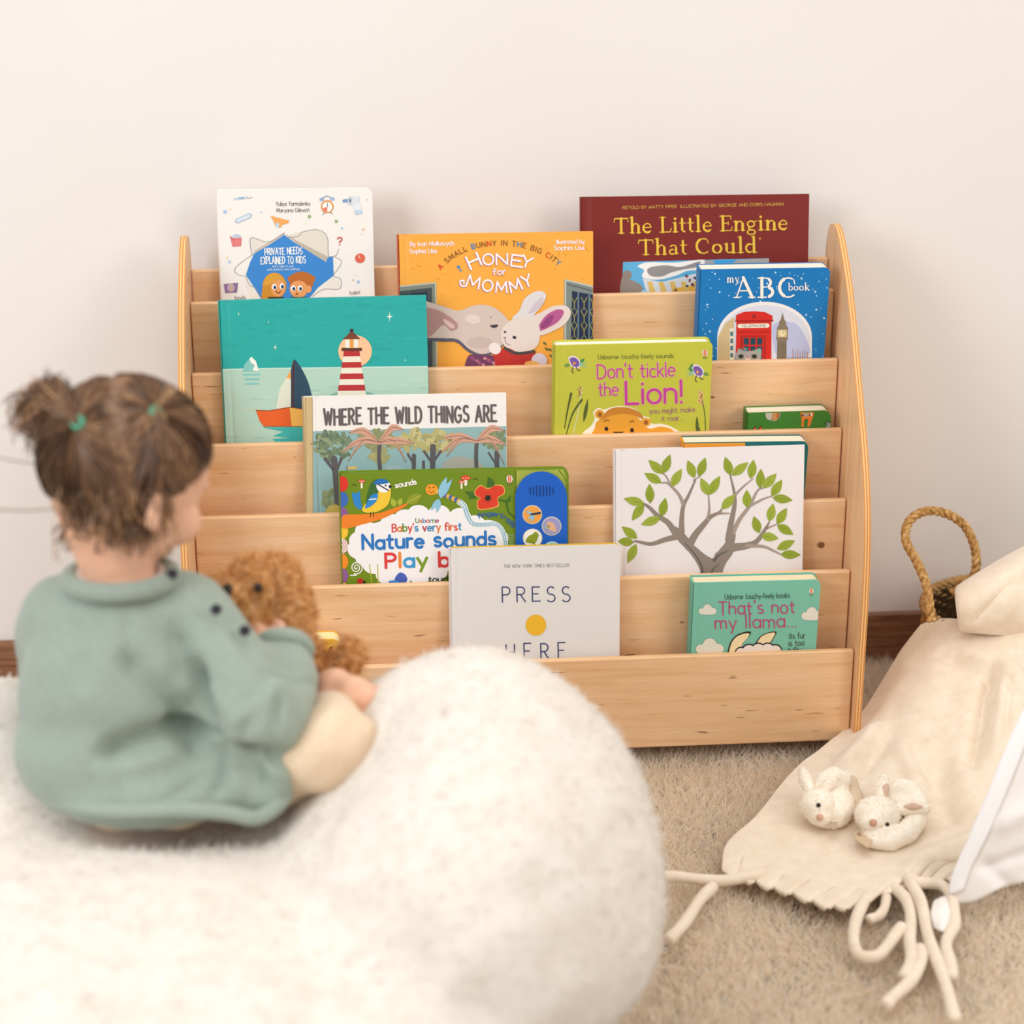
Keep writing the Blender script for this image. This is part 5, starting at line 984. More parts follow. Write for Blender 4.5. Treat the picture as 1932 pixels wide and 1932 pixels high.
def strands(name, paths, wd, par, ms, idx=None):
    """thin flat strands along sampled paths"""
    V = []; Q = []; 
    for P in paths:
        P = np.asarray(P); n = len(P); T = np.gradient(P, axis=0); vd = P-CAM; sd = np.cross(T, vd); sd /= np.linalg.norm(sd, axis=1)[:, None]+1e-9; b0 = len(V); w_ = wd*random.uniform(.6, 1.3)*np.clip(np.minimum(np.arange(n)+1.2, n-np.arange(n))/2.5, .2, 1)
        jit = np.cross(sd, T); jit /= np.linalg.norm(jit, axis=1)[:, None]+1e-9; sd = sd+jit*random.uniform(-.8, .8)
        for k in range(n): V += [P[k]-sd[k]*w_[k], P[k]+sd[k]*w_[k]]
        Q += [(b0+2*k, b0+2*k+1, b0+2*k+3, b0+2*k+2) for k in range(n-1)]
    o = mesh_np(name, local(par, V), Q, par, ms[0])
    for m in ms[1:]: o.data.materials.append(m)
    if idx is not None: o.data.polygons.foreach_set('material_index', np.concatenate([np.full(len(P)-1, i) for P, i in zip(paths, idx)]).astype(np.int32))
    return o
BROWNS = [mat(h, .4, .4) for h in ('#3d291d', '#523927', '#6a4c36', '#866347', '#a57e58', '#bd965f')]
paths = []; hidx = []; mid = (T1+T2)/2; split = np.cross(T1-T2, [0, 0, 1.0])
while len(paths) < 3400:
    u = RNG.normal(size=3); u /= np.linalg.norm(u)
    if not scalp(u): continue
    t = T1 if (u@T1+RNG.normal(0, .03)) > (u@T2) else T2
    if u@t > .995: continue
    hgt = RNG.uniform(1.035, 1.075); pts = []; wv = RNG.normal(0, .012, 3)
    for s in np.linspace(0, 1, 9):
        q = u*(1-s)+t*s; q /= np.linalg.norm(q); q = q+wv*math.sin(PI*s); q /= np.linalg.norm(q); pts.append(on_head(q, 1.02+(hgt-1.02)*min(1, s*5)))
    paths.append(pts); a_ = to_head(pts[2]); hidx.append(int(np.clip(1.9+2.6*mnoise.noise(Vector(tuple(np.cross(a_, t)*7)))+1.0*max(0, (HM@u)[2])+RNG.normal(0, .75), 0, 5)))  # higher roots get lighter browns, light from above put into the colour
paths2 = []
# wispy nape hair
for i in range(1100):
    px = RNG.uniform(108, 318); u = nearest_dir(px, RNG.uniform(905, 1000)); 
    if u[1] > .1: continue
    a0 = on_head(u, 1.02); dn = np.array([RNG.normal(0, .3), RNG.normal(0, .3), -1.0])*RNG.uniform(.02, .055); out = on_head(u, 1.08)-on_head(u, 1.0)
    u2 = to_head(a0+dn*.5); pts = [a0, on_head(u2, 1.02) if i % 3 else a0+dn*.5+out*.6, on_head(to_head(a0+dn), 1.0)+out*.25*RNG.random()]
    paths2.append(spline(pts, 6))
# pigtail at the left, curling outward, and the smaller flattened one
P1 = on_head(T1, 1.06); o1 = on_head(T1, 1.5)-on_head(T1, 1.0); o1 /= np.linalg.norm(o1)
for i in range(520):
    th = RNG.uniform(0, 2*PI); lf = C(80+RNG.normal(0, 24), 778+RNG.normal(0, 22), 1.82+RNG.normal(0, .012)); md = P1+o1*.026+(C(125, 752, 1.815)-P1)*RNG.uniform(.5, 1.1)+RNG.normal(0, .006, 3)
    en = lf+np.array([0, 0, -1])*RNG.uniform(0, .02)+RNG.normal(0, .004, 3); paths2.append(spline([P1+RNG.normal(0, .002, 3), md, lf, en], 10))
for i in range(200):
    a0 = P1+RNG.normal(0, .002, 3); md = C(118+RNG.normal(0, 18), 770+RNG.normal(0, 18), 1.815); en = C(120+RNG.normal(0, 22), 812+RNG.normal(0, 10), 1.812); paths2.append(spline([a0, md, en, C(150, 815+RNG.normal(0, 6), 1.81)], 9))
P2 = on_head(T2, 1.07)
for i in range(380):
    q = [P2+RNG.normal(0, .002, 3)]
    for (x, y, s) in ((300, 800, 5), (318, 850, 10), (335, 905, 14)): u = nearest_dir(x+RNG.normal(0, s), y+RNG.normal(0, s*.7)); q.append(on_head(u, RNG.uniform(1.06, 1.14)))
    paths2.append(spline(q, 9))
# flyaways
for x0, y0, x1, y1, x2, y2 in ((100, 870, 50, 865, -20, 885), (100, 960, 40, 958, -20, 968), (95, 850, 40, 815, -10, 815), (110, 900, 60, 850, 10, 830), (100, 985, 95, 1040, 115, 1075), (120, 1000, 105, 1050, 130, 1085), (300, 1010, 312, 1050, 300, 1075), (315, 1030, 318, 1050, 310, 1068)):
    for i in range(1): paths2.append(spline([C(x0, y0, 1.815)+RNG.normal(0, .002, 3), C(x1, y1, 1.80)+RNG.normal(0, .004, 3), C(x2, y2, 1.79)+RNG.normal(0, .006, 3)], 10))
HAIR2 = strands('combed_strands', paths, .0010, PE, BROWNS, hidx); HAIR2['kind'] = 'stuff'
HAIR3 = strands('pigtail_strands', paths2, .00055, PE, BROWNS, [int(q) for q in np.clip(RNG.normal(2.9, 1.1, len(paths2)), 0, 5)]); HAIR3['kind'] = 'stuff'
for T in (T1, T2):
    ring('hair_tie', on_head(T, 1.075), on_head(T, 1.3)-on_head(T, 1.0), .0048 if T is T1 else .004, .0024, mat('#4f9c7d', .5), 1, 20)

# ------------------------------------------------------------------ toy dog
FUR = Nodes('golden_curls', .9, .15); FUR.base(FUR.ramp(FUR.noise(FUR.coord(), 110, 4, .6), [(.25, '#b47c48'), (.45, '#d29c62'), (.6, '#e0b27e'), (.8, '#eac698')]))
DG = empty('toy_dog', tuple(C(590, 1290, 1.97))); tag(DG, 'curly golden brown plush dog held in the arms of the toddler', 'plush toy')
def furry(name, parts, vox, n, par=DG, L=(.0025, .0055), lump=.0045):
    o = blob(name, parts, vox, par, FUR.m, 4, .5); me = o.data; base = np.array(DG.location); V = get_co(me); Nn = get_no(me)
    set_co(me, V+Nn*(lump*fbm(V, 95, 1)+.6*lump*fbm(V, 210, 5))[:, None])
    P, Q = sample_surface(me, n); D = Q*.7+RNG.normal(0, .6, P.shape); D /= np.linalg.norm(D, axis=1)[:, None]
    r = ribbons('curls', P, D, RNG.uniform(*L, n), RNG.uniform(.0007, .0014, n), RNG.normal(0, .9, P.shape), o, FUR.m, 3); r['kind'] = 'stuff'
    return o
furry('head', [('e', C(485, 1115, 1.95), (.036, .036, .034)), ('e', C(455, 1140, 1.945), (.034, .032, .030)), ('e', C(420, 1108, 1.94), (.017, .017, .014)), ('e', C(490, 1165, 1.945), (.033, .03, .022)), ('e', C(520, 1090, 1.955), (.027, .027, .022))], .005, 5200)
furry('ear', [('c', [C(535, 1090, 1.94), C(553, 1140, 1.935), C(562, 1195, 1.935)], [.016, .020, .018]), ('e', C(545, 1150, 1.94), (.022, .016, .034))], .005, 3000)
furry('ear', [('c', [C(470, 1075, 2.0), C(440, 1120, 2.01), C(430, 1160, 2.01)], [.014, .018, .016])], .005, 1200)
furry('torso', [('c', [C(520, 1200, 1.99), C(560, 1240, 1.985), C(585, 1285, 1.98)], [.030, .030, .022])], .005, 2400)
furry('leg', [('c', [C(585, 1235, 1.975), C(622, 1262, 1.97), C(655, 1255, 1.965), C(666, 1228, 1.965)], [.012, .0125, .014, .013])], .005, 2600)
furry('leg', [('c', [C(580, 1230, 1.96), C(592, 1265, 1.955), C(596, 1288, 1.955)], [.011, .012, .010])], .005, 1200)
for nm, q, r in (('nose', C(431, 1114, 1.922), .0075), ('eye', C(487, 1109, 1.912), .0048), ('eye', C(436, 1078, 1.965), .0045)):
    b = MB(); V = []; F = []
    for j in range(9):
        for i in range(12):
            th = PI*j/8; ph = 2*PI*i/12; V.append(local(DG, [q])[0]+r*np.array([math.sin(th)*math.cos(ph), math.sin(th)*math.sin(ph), math.cos(th)]))
    for j in range(8):
        for i in range(12): F.append((j*12+i, (j+1)*12+i, (j+1)*12+(i+1) % 12, j*12+(i+1) % 12))
    b.add(V, F, mat('#1c1512', .25)); b.build(nm, DG, True)
# ------------------------------------------------------------------ basket beside the shelf
def grid_surface(rows, nu, nv):
    """rows of control points (each the same count) -> smooth nu x nv point grid"""
    R = [spline(r, nu) for r in rows]; A = np.stack(R, 0); return np.stack([spline(A[:, i], nv) for i in range(nu)], 1)
def grid_mesh(name, Gp, parent, m, thick=.004, off=0):
    nv, nu = Gp.shape[:2]; V = Gp.reshape(-1, 3); F = [(j*nu+i, j*nu+i+1, (j+1)*nu+i+1, (j+1)*nu+i) for j in range(nv-1) for i in range(nu-1)]
    o = mesh_np(name, local(parent, V), F, parent, m); sm = o.modifiers.new('s', 'SOLIDIFY'); sm.thickness = thick; sm.offset = off; return o
bc = on_y(1902, 1146, .150); BZ = bc[2]; BR_ = .110
BK = empty('basket', (bc[0], bc[1], .004)); tag(BK, 'woven seagrass basket with a rope handle loop against the wall', 'basket')
SG = Nodes('seagrass', .8, .2); v = SG.coord((1, 1, 1)); SG.base(SG.ramp(SG.noise(SG.coord((60, 60, 260)), 2.2, 4, .6), [(.3, '#7a5a34'), (.5, '#b28a56'), (.72, '#d6b27e')])); SG.bump(SG.noise(SG.coord((60, 60, 260)), 2.2, 4, .6), .6, .003)
SGD = Nodes('seagrass_inside_shaded', .9, .1); SGD.base(SGD.ramp(SGD.noise(SGD.coord((70, 70, 300)), 2, 4, .6), [(.3, '#2a1c10'), (.55, '#4a3420'), (.8, '#6d5232')])); SGD.bump(SGD.noise(SGD.coord((70, 70, 300)), 2, 4, .6), .7, .004)  # darker copy of the seagrass, interior shade put into the colour
b = MB(); n = 64; prof = [(.085, 0), (.098, .03), (.106, .07), (BR_, BZ-.01)]; hz = BZ-.004
def coil_rings(r_of, m, rev):
    """stacked woven coils as rings"""
    k = 17
    for i in range(k):
        z = .005+(hz-.012)*i/(k-1); r = r_of(z); pts = [(r*math.cos(t)+.0012*math.cos(24*t+i*PI), r*math.sin(t), z+.0008*math.sin(24*t+i*PI)) for t in np.linspace(0, 2*PI, 97)]
        V, F = tube(pts, .0055, 6, False); b.add(V, F, m)
coil_rings(lambda z: np.interp(z, [0, .03, .07, .15], [.090, .100, .107, .111]), SG.m, 0); b.build('weave', BK, True)
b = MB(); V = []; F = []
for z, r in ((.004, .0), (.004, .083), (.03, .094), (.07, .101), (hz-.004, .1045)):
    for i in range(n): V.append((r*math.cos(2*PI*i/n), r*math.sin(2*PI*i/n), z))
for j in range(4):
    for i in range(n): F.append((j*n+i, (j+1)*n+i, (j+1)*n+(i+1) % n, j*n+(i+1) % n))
b.add(V, F, SGD.m); b.build('lining', BK, True)  # inner wall of the weave, its dark colour is painted shade
def rope(pts, R, name, par, m, strands=3, tw=150, n=120, ra=None):
    P = spline(pts, n); L = np.r_[0, np.cumsum(np.linalg.norm(np.diff(P, axis=0), axis=1))]; T = np.gradient(P, axis=0); T /= np.linalg.norm(T, axis=1)[:, None]
    N = np.cross(T, CD); N /= np.linalg.norm(N, axis=1)[:, None]; B = np.cross(T, N); b = MB()
    for s in range(strands):
        a = L*tw+2*PI*s/strands; Q = P+R*.62*(np.cos(a)[:, None]*N+np.sin(a)[:, None]*B); V, F = tube(Q, R*.62, 7); b.add(local(par, V), F, m)
    return b.build(name, par, True)
rim = [np.array([bc[0]+.111*math.cos(t), bc[1]+.111*math.sin(t), BZ-.002]) for t in np.linspace(0, 2*PI, 40)]
rope(rim, .0062, 'rim', BK, SG.m, 2, 240, 200)
hd = [C(x, y, d) for x, y, d in ((1757, 1172, 2.535), (1754, 1140, 2.535), (1746, 1098, 2.54), (1728, 1056, 2.55), (1710, 1022, 2.56), (1712, 990, 2.57), (1732, 970, 2.575), (1762, 964, 2.58), (1796, 974, 2.585), (1822, 995, 2.59), (1838, 1030, 2.60), (1842, 1065, 2.605), (1836, 1088, 2.61), (1818, 1102, 2.615), (1797, 1120, 2.615))]
SGR = Nodes('seagrass_rope', .75, .2); SGR.base(SGR.ramp(SGR.noise(SGR.coord(), 130, 4, .6), [(.3, '#8a6434'), (.5, '#bd9258'), (.7, '#d9b681')])); SGR.bump(SGR.noise(SGR.coord(), 420, 3), .4, .002)
rope(hd, .0052, 'handle', BK, SGR.m, 3, 220, 240)
kn = [C(1815, 1100, 2.61)+RNG.normal(0, .001, 3), C(1808, 1096, 2.605), C(1812, 1090, 2.60)]; V, F = tube(spline(kn, 8), [.005, .006, .006, .006, .0055, .005, .004, .002], 8); b = MB(); b.add(local(BK, V), F, SGR.m); b.build('knot', BK, True)

# ------------------------------------------------------------------ wool blanket spilling from the basket
WL = Nodes('cream_wool', .95, .1); v = WL.coord(); WL.base(WL.ramp(WL.noise(v, 60, 4, .6), [(.3, '#e0cfb9'), (.7, '#eadcca')])); WL.bump(WL.noise(v, 700, 3, .6), .35, .0012); WL.b.inputs['Sheen Weight'].default_value = .4
BL = empty('blanket', tuple(on_z(1600, 1560, .0))); tag(BL, 'cream wool blanket with thick fringe spilling from the basket onto the rug', 'blanket')
rows_px = [
 [(1738, 1180, .118), (1775, 1170, .128), (1815, 1172, .136), (1860, 1176, .142), (1932, 1188, .150), (2060, 1190, .155)],
 [(1700, 1232, .086), (1760, 1240, .106), (1815, 1228, .120), (1870, 1255, .122), (1932, 1240, .132), (2060, 1260, .135)],
 [(1664, 1292, .052), (1730, 1310, .082), (1800, 1310, .090), (1860, 1330, .092), (1932, 1345, .098), (2060, 1350, .10)],
 [(1622, 1352, .030), (1690, 1385, .050), (1770, 1400, .056), (1850, 1420, .060), (1932, 1440, .062), (2060, 1450, .062)],
 [(1560, 1405, .022), (1640, 1440, .034), (1735, 1480, .028), (1830, 1500, .032), (1932, 1530, .034), (2060, 1540, .034)],
 [(1490, 1463, .020), (1590, 1495, .024), (1715, 1530, .022), (1815, 1560, .020), (1932, 1590, .018), (2060, 1600, .018)],
 [(1428, 1540, .018), (1550, 1575, .018), (1690, 1590, .018), (1800, 1600, .024), (1932, 1620, .02), (2060, 1640, .02)],
 [(1372, 1592, .014), (1500, 1640, .014), (1640, 1670, .015), (1735, 1640, .022), (1850, 1625, .014), (2060, 1590, .012)],
 [(1362, 1640, .010), (1462, 1672, .010), (1575, 1706, .010), (1695, 1668, .012), (1790, 1656, .010), (2060, 1610, .008)]]
rows = [[on_z(*q) for q in r] for r in rows_px]
Gp = grid_surface(rows, 270, 130)
# scalloped lower edge between the fringe knots
u = np.linspace(0, 1, 270); scal = np.abs(np.sin(u*PI*15.2+.3))**.6
for j in range(130):
    tt = max(0, (j-112)/17.0)
    if tt > 0: Gp[j, :, 1] -= .026*tt**1.3*(scal-.45); Gp[j, :, 2] += tt*(.004*scal-.003)
fl = Gp.reshape(-1, 3); q_ = np.stack([fl[:, 0], fl[:, 1], fl[:, 2]], 1)
def fold(a, b_, wd, amp):
    """raise or lower a soft ridge between two floor-plan points"""
    global fl
    A = on_z(*a)[:2]; B = on_z(*b_)[:2]; e = (B-A); L = np.linalg.norm(e); e /= L; d = fl[:, :2]-A; t = d@e; q = d@np.array([-e[1], e[0]]); k = np.exp(-(q/wd)**2)*np.clip(np.minimum(t, L-t)/.03+.5, 0, 1); fl[:, 2] += amp*k
fold((1690, 1400, .05), (1745, 1500, .025), .010, .010); fold((1770, 1420, .05), (1800, 1560, .02), .018, -.010); fold((1655, 1340, .07), (1590, 1450, .03), .013, .013); fold((1680, 1370, .06), (1625, 1460, .03), .012, -.009)
fold((1800, 1440, .055), (1880, 1600, .02), .022, .012); fold((1870, 1255, .12), (1835, 1440, .055), .010, -.016); fold((1905, 1262, .125), (1880, 1420, .065), .012, .010); fold((1780, 1240, .11), (1930, 1285, .125), .008, -.008); fold((1800, 1230, .12), (1940, 1265, .132), .009, .006)
fold((1720, 1640, .02), (1860, 1590, .02), .014, .012); fold((1700, 1240, .09), (1650, 1400, .04), .02, .006); fold((1905, 1290, .11), (1895, 1400, .07), .006, -.008)
fl[:, 2] += .0018*fbm(fl, 16)+.0010*fbm(fl, 40, 3)
Gp = fl.reshape(130, 270, 3)
grid_mesh('drape', Gp, BL, WL.m, .005, 0)
rows_px = [[(1818, 1112, 2.56), (1868, 1080, 2.57), (1934, 1042, 2.585), (2070, 980, 2.60)], [(1819, 1125, 2.53), (1872, 1096, 2.525), (1936, 1062, 2.53), (2070, 1010, 2.53)], [(1822, 1148, 2.515), (1880, 1122, 2.50), (1940, 1100, 2.50), (2070, 1060, 2.49)], [(1825, 1174, 2.525), (1882, 1160, 2.51), (1942, 1150, 2.50), (2070, 1130, 2.49)], [(1828, 1182, 2.54), (1884, 1190, 2.53), (1944, 1195, 2.53), (2070, 1190, 2.52)]]
G2 = grid_surface([[C(r[0][0]+14, r[0][1]+3, r[0][2]+.045), C(r[0][0]+1, r[0][1], r[0][2]+.018)]+[C(*q) for q in r] for r in rows_px], 60, 50)
f2 = G2.reshape(-1, 3); pxs = PXY(f2)
t_ = (pxs[1]-(1170-.78*(pxs[0]-1826)))/14.0; f2 -= CD*(-.014*np.exp(-t_**2)*np.clip((pxs[0]-1826)/40, 0, 1))[:, None]; f2[:, 2] += .0015*fbm(f2, 18, 2)
grid_mesh('drape', f2.reshape(50, 60, 3), BL, WL.m, .009, -1)
def yarn(pts, nm='fringe', r=.0066, z=None):
    P = np.array([on_z(*q) for q in pts]); Q = spline(P, 46); Q[:, 2] += .0012*np.sin(np.linspace(0, 9, 46)); rr = r*(1+.05*np.sin(np.linspace(0, 15, 46))); rr[-1] *= .55; V, F = tube(Q, rr, 12); b = MB(); b.add(local(BL, V), F, WL.m); return b.build(nm, BL, True)
def z4(*L): return [(1560+x/5.682, 1620+y/5.682, z) for x, y, z in L]
def z3(*L): return [(1240+x/6.0375, 1560+y/6.0375, z) for x, y, z in L]
yarn(z4((430, 400, .012), (340, 590, .010), (295, 750, .009), (290, 900, .009), (335, 1020, .009), (440, 1050, .009), (560, 1030, .009), (650, 940, .009), (740, 820, .010), (820, 720, .010)))
yarn(z4((700, 300, .014), (830, 420, .014), (890, 560, .012), (900, 700, .012), (890, 850, .010), (900, 980, .010), (900, 1100, .010), (860, 1220, .010), (810, 1290, .009)))
yarn(z4((880, 240, .02), (985, 420, .018), (1030, 560, .016), (1060, 720, .014), (1100, 870, .014), (1160, 1020, .012), (1220, 1180, .011), (1270, 1330, .010), (1310, 1480, .010), (1350, 1640, .010), (1385, 1740, .010)))
yarn(z4((850, 200, .022), (950, 262, .020), (1100, 272, .018), (1240, 300, .017), (1335, 400, .016), (1362, 550, .014), (1370, 700, .012), (1320, 800, .010), (1282, 900, .010), (1290, 1020, .010), (1330, 1150, .010), (1350, 1290, .009)))
yarn(z4((1000, 960, .008), (1015, 1080, .008), (950, 1240, .008), (820, 1380, .009), (700, 1500, .009), (620, 1590, .009)))
yarn(z3((1200, 530, .012), (1050, 575, .012), (800, 605, .012), (550, 600, .012), (300, 585, .012), (60, 575, .012)))
yarn(z3((640, 680, .008), (480, 850, .008), (350, 1030, .008), (220, 1200, .008), (120, 1310, .008)))
yarn(z4((640, 380, .008), (620, 520, .007), (540, 620, .007), (440, 670, .007)), r=.0055)
# ------------------------------------------------------------------ slippers
PL = Nodes('cream_plush', .95, .1); v = PL.coord(); PL.base(PL.ramp(PL.noise(v, 180, 4, .6), [(.3, '#f3e7d4'), (.7, '#faf3e7')])); PL.bump(PL.noise(v, 900, 2), .4, .0015); PL.b.inputs['Sheen Weight'].default_value = .4
LNG = fabric_mat('beige_velour', '#cfb99c', '#dac6ac', 300, .2, .001); EARP = mat('#d2b29c', .9)
def plush(name, parts, vox, par, m, n=1600, sm=4):
    o = blob(name, parts, vox, par, m, sm, .5); P, Q = sample_surface(o.data, n); D = Q+RNG.normal(0, .5, P.shape); D /= np.linalg.norm(D, axis=1)[:, None]
    r = ribbons('nap', P, D, RNG.uniform(.0008, .0018, n), RNG.uniform(.0004, .0008, n), RNG.normal(0, .5, P.shape), o, m, 2); r['kind'] = 'stuff'; return o
def bead(par, q, r, m, nm, flat=1.0):
    b = MB(); V = []; F = []
    for j in range(9):
        for i in range(12):
            th = PI*j/8; ph = 2*PI*i/12; V.append(local(par, [q])[0]+r*np.array([math.sin(th)*math.cos(ph), math.sin(th)*math.sin(ph)*flat, math.cos(th)]))
    for j in range(8):
        for i in range(12): F.append((j*12+i, (j+1)*12+i, (j+1)*12+(i+1) % 12, j*12+(i+1) % 12))
    b.add(V, F, m); return b.build(nm, par, True)
def Z(x, y): return 1480+x/6.0375, 1400+y/6.0375
def W(x, y, z): return on_z(*Z(x, y), z)
def slab(par, pts, c, m, nm, t=.0016):
    """small flat piece from world points, given thickness along the view-facing normal"""
    P = np.array(pts); nn = np.cross(P[1]-P[0], P[2]-P[0]); nn /= np.linalg.norm(nn); n = len(P); b = MB(); b.add(local(par, np.vstack([P, P+nn*t])), [list(range(n))[::-1], list(range(n, 2*n))]+[(i, (i+1) % n, (i+1) % n+n, i+n) for i in range(n)], m); return b.build(nm, par)
# left slipper: back of the shoe up, rabbit face looking down
S1 = empty('slipper', tuple(W(520, 900, .022))); tag(S1, 'cream plush bunny slipper on the blanket nearer the bookshelf, ears folded back', 'slipper', 'bunny slippers on the blanket')
plush('upper', [('e', W(540, 690, .040), (.027, .038, .020)), ('c', [W(420, 560, .052), W(470, 440, .062), W(560, 390, .066), W(660, 430, .060)], [.011, .012, .012, .011]), ('c', [W(640, 500, .050), W(660, 720, .040), W(670, 850, .032)], [.010, .010, .009]), ('c', [W(420, 600, .046), W(400, 800, .036)], [.010, .010]), ('e', W(520, 860, .032), (.024, .018, .012))], .003, S1, PL.m)
blob('lining', [('e', W(770, 640, .036), (.0135, .034, .017)), ('c', [W(770, 450, .045), W(800, 620, .036), W(760, 830, .028)], [.008, .009, .007])], .003, S1, LNG, 4)
blob('sole', [('e', W(560, 740, .026), (.031, .042, .006))], .003, S1, LNG, 3)
plush('head', [('e', W(378, 720, .047), (.0215, .0215, .0195)), ('e', W(410, 850, .040), (.015, .012, .011))], .003, S1, PL.m)
plush('ear', [('c', [W(300, 580, .056), W(245, 440, .060), W(205, 320, .060)], [.0065, .0085, .005])], .0025, S1, PL.m, 500)
plush('ear', [('c', [W(430, 570, .058), W(520, 470, .066), W(610, 380, .066)], [.0055, .0075, .005])], .0025, S1, PL.m, 500)
def surf(par, x, y, z0, lift=.0): return W(x, y, z0)-CD*lift
bead(S1, surf(S1, 345, 678, .047, .0285), .0028, mat('#2b201c', .3), 'eye'); bead(S1, surf(S1, 385, 838, .042, .013), .0042, mat('#cfa58c', .8), 'nose')
slab(S1, [surf(S1, x, y, .030, .012) for x, y in ((490, 970), (560, 985), (600, 860), (560, 790), (500, 850))], None, mat('#b6a48e', .9), 'tag')
# right slipper: rabbit face up, both ears out
S2 = empty('slipper', tuple(W(1200, 1100, .022))); tag(S2, 'cream plush bunny slipper on the blanket with upright pink lined ears and a round tag', 'slipper', 'bunny slippers on the blanket')
plush('upper', [('c', [W(1010, 1120, .030), W(1200, 1130, .030), W(1400, 1030, .034), W(1520, 860, .042), W(1530, 680, .052), W(1440, 540, .060), W(1320, 500, .062)], [.010, .012, .013, .0125, .012, .011, .010]), ('e', W(1120, 1030, .033), (.026, .022, .013)), ('c', [W(1210, 560, .056), W(1180, 700, .046)], [.008, .008]), ('e', W(1410, 690, .046), (.019, .026, .013))], .003, S2, PL.m)
blob('sole', [('e', W(1260, 880, .026), (.036, .048, .006))], .003, S2, LNG, 3)
plush('head', [('e', W(1060, 830, .046), (.0275, .024, .022)), ('e', W(1010, 920, .045), (.016, .012, .012))], .003, S2, PL.m)
def ear2(pts, rad, inn):
    o = plush('ear', [('c', pts, rad)], .0025, S2, PL.m, 500); q = blob('ear_lining', [('c', [p-CD*.0078 for p in inn], [.0028, .0052, .0022])], .0016, o if False else S2, EARP, 3); return o
ear2([W(1110, 660, .056), W(1120, 520, .064), W(1140, 400, .068)], [.0075, .0095, .0055], [W(1135, 630, .057), W(1135, 520, .064), W(1145, 430, .067)])
ear2([W(1260, 770, .052), W(1440, 745, .056), W(1610, 755, .056)], [.0065, .0095, .0065], [W(1290, 740, .053), W(1440, 725, .057), W(1580, 735, .056)])
bead(S2, surf(S2, 1130, 903, .045, .0225), .0026, mat('#2b201c', .3), 'eye'); bead(S2, surf(S2, 960, 770, .045, .022), .0019, mat('#8a7a6a', .4), 'eye'); bead(S2, surf(S2, 978, 890, .045, .019), .0045, mat('#c99a80', .8), 'nose')
bead(S2, W(1285, 610, .030), .0040, mat('#4a3a2c', .8), 'opening_shade')  # dark bead standing in for the shade inside the slipper opening
tg = slab(S2, [surf(S2, x, y, .030, .010) for x, y in ((775, 1040), (800, 1110), (930, 1200), (975, 1150), (1000, 1050), (900, 995), (830, 990))], None, mat('#c9b193', .9), 'tag')
q = Art(1480, 1400, 6.0375); q.text('doudou', (822, 1050), (935, 1150), 46, '#7a6450', 1, .14); q.text('et compagnie', (812, 1092), (905, 1180), 22, '#7a6450', 1, .14)
b = MB()
for pts, c, l in q.items:
    L = [on_plane(x, y, tuple(surf(S2, 880, 1090, .030, .0136)), (0, -.05, 1)) for x, y in pts]; b.add(local(S2, L), [list(range(len(L)))], mat(c, .8))
o = b.build('tag_print', tg); o.location = (0, 0, 0)

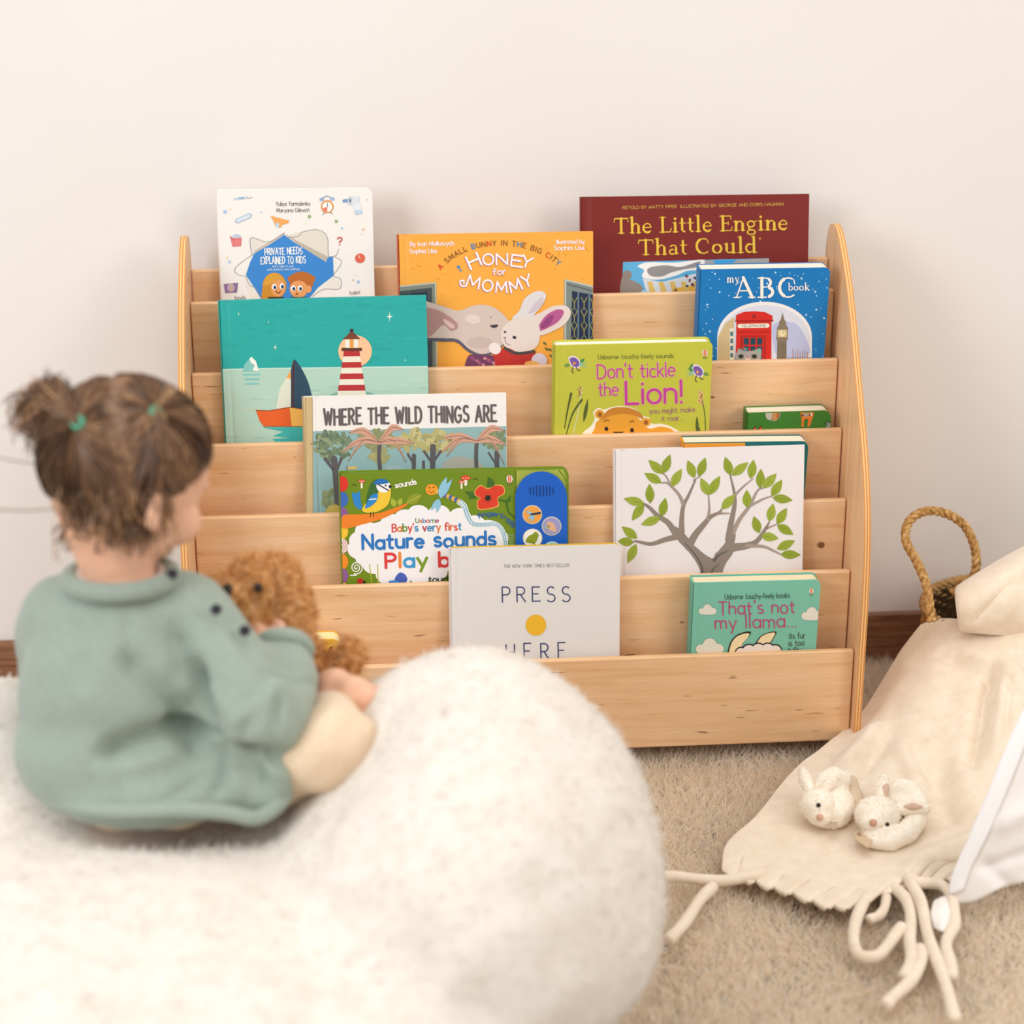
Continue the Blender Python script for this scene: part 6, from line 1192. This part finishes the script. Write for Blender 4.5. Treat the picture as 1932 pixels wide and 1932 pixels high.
# ------------------------------------------------------------------ white canvas flap of a play tent
CV = Nodes('white_canvas', .9, .1); v = CV.coord((1, 1, 1)); CV.base(CV.ramp(CV.noise(v, 20, 3), [(.3, '#e9e4df'), (.7, '#f1edea')])); CV.bump(CV.noise(CV.coord((900, 900, 900)), 1, 2), .3, .0008)
HM_ = fabric_mat('white_hem', '#f1f0f2', '#f6f5f6', 300, .2, .0008, .9, .1)
c0 = on_z(1792, 1716, .003)
TN = empty('play_tent', tuple(c0)); tag(TN, 'white canvas tent flap with a stitched hem at the right edge', 'tent')
pn_ = np.array([-.45, -.86, .24]); pn_ /= np.linalg.norm(pn_)
def TP(px, py): return on_plane(px, py, tuple(c0), tuple(pn_))
edge = [(1793, 1708), (1797, 1655), (1826, 1588), (1868, 1490), (1900, 1410), (1934, 1338), (1990, 1215), (2060, 1050)]
bot = [(1793, 1708), (1840, 1700), (1885, 1678), (1934, 1664), (2010, 1640), (2120, 1600)]
E_ = spline([TP(*p) for p in edge], 50); B_ = spline([TP(*p) for p in bot], 50); L = []
for i in range(50):
    t = i/49; base = E_[i]; dirx = (B_-B_[0]); L.append([base+dirx[k]*(1-.25*t) for k in range(50)])
Gt = np.array(L); ft = Gt.reshape(-1, 3); pxs = PXY(ft)
def ridge(a, b_, wd, amp):
    ux, uy = b_[0]-a[0], b_[1]-a[1]; LL = math.hypot(ux, uy); ux /= LL; uy /= LL; t = (pxs[0]-a[0])*ux+(pxs[1]-a[1])*uy; q = -(pxs[0]-a[0])*uy+(pxs[1]-a[1])*ux
    return amp*np.exp(-(q/wd)**2)*np.clip(np.minimum(t, LL-t)/30+.5, 0, 1)
ft += pn_*(ridge((1850, 1640), (1960, 1600), 9, -.006)+ridge((1880, 1560), (2000, 1500), 16, .006)+ridge((1845, 1620), (1920, 1690), 14, -.004)+.002*fbm(ft, 14))[:, None]
ft[:, 2] = np.maximum(ft[:, 2], .002)
grid_mesh('canvas', ft.reshape(50, 50, 3), TN, CV.m, .0022, 0)
hw = np.interp(np.linspace(0, 1, 50), [0, .06, .12, .3, 1], [.010, .016, .020, .024, .024])
Hm = np.array([[E_[i]+(B_[-1]-B_[0])/np.linalg.norm(B_[-1]-B_[0])*hw[i]*s-pn_*0+pn_*(.0032+.0015*math.sin(PI*s)) for s in np.linspace(-.06, 1, 9)] for i in range(3, 50)])
grid_mesh('hem', Hm, TN, HM_, .002, 0)
# loose canvas corner tucked under the fringe
cr = np.array([[on_z(*q) for q in r] for r in ([(1762, 1700, .012), (1780, 1692, .014), (1800, 1690, .012)], [(1756, 1725, .014), (1780, 1722, .018), (1802, 1716, .012)], [(1762, 1752, .008), (1782, 1758, .010), (1800, 1738, .008)])])
grid_mesh('canvas_corner', grid_surface(cr, 16, 16), TN, CV.m, .002, 0)
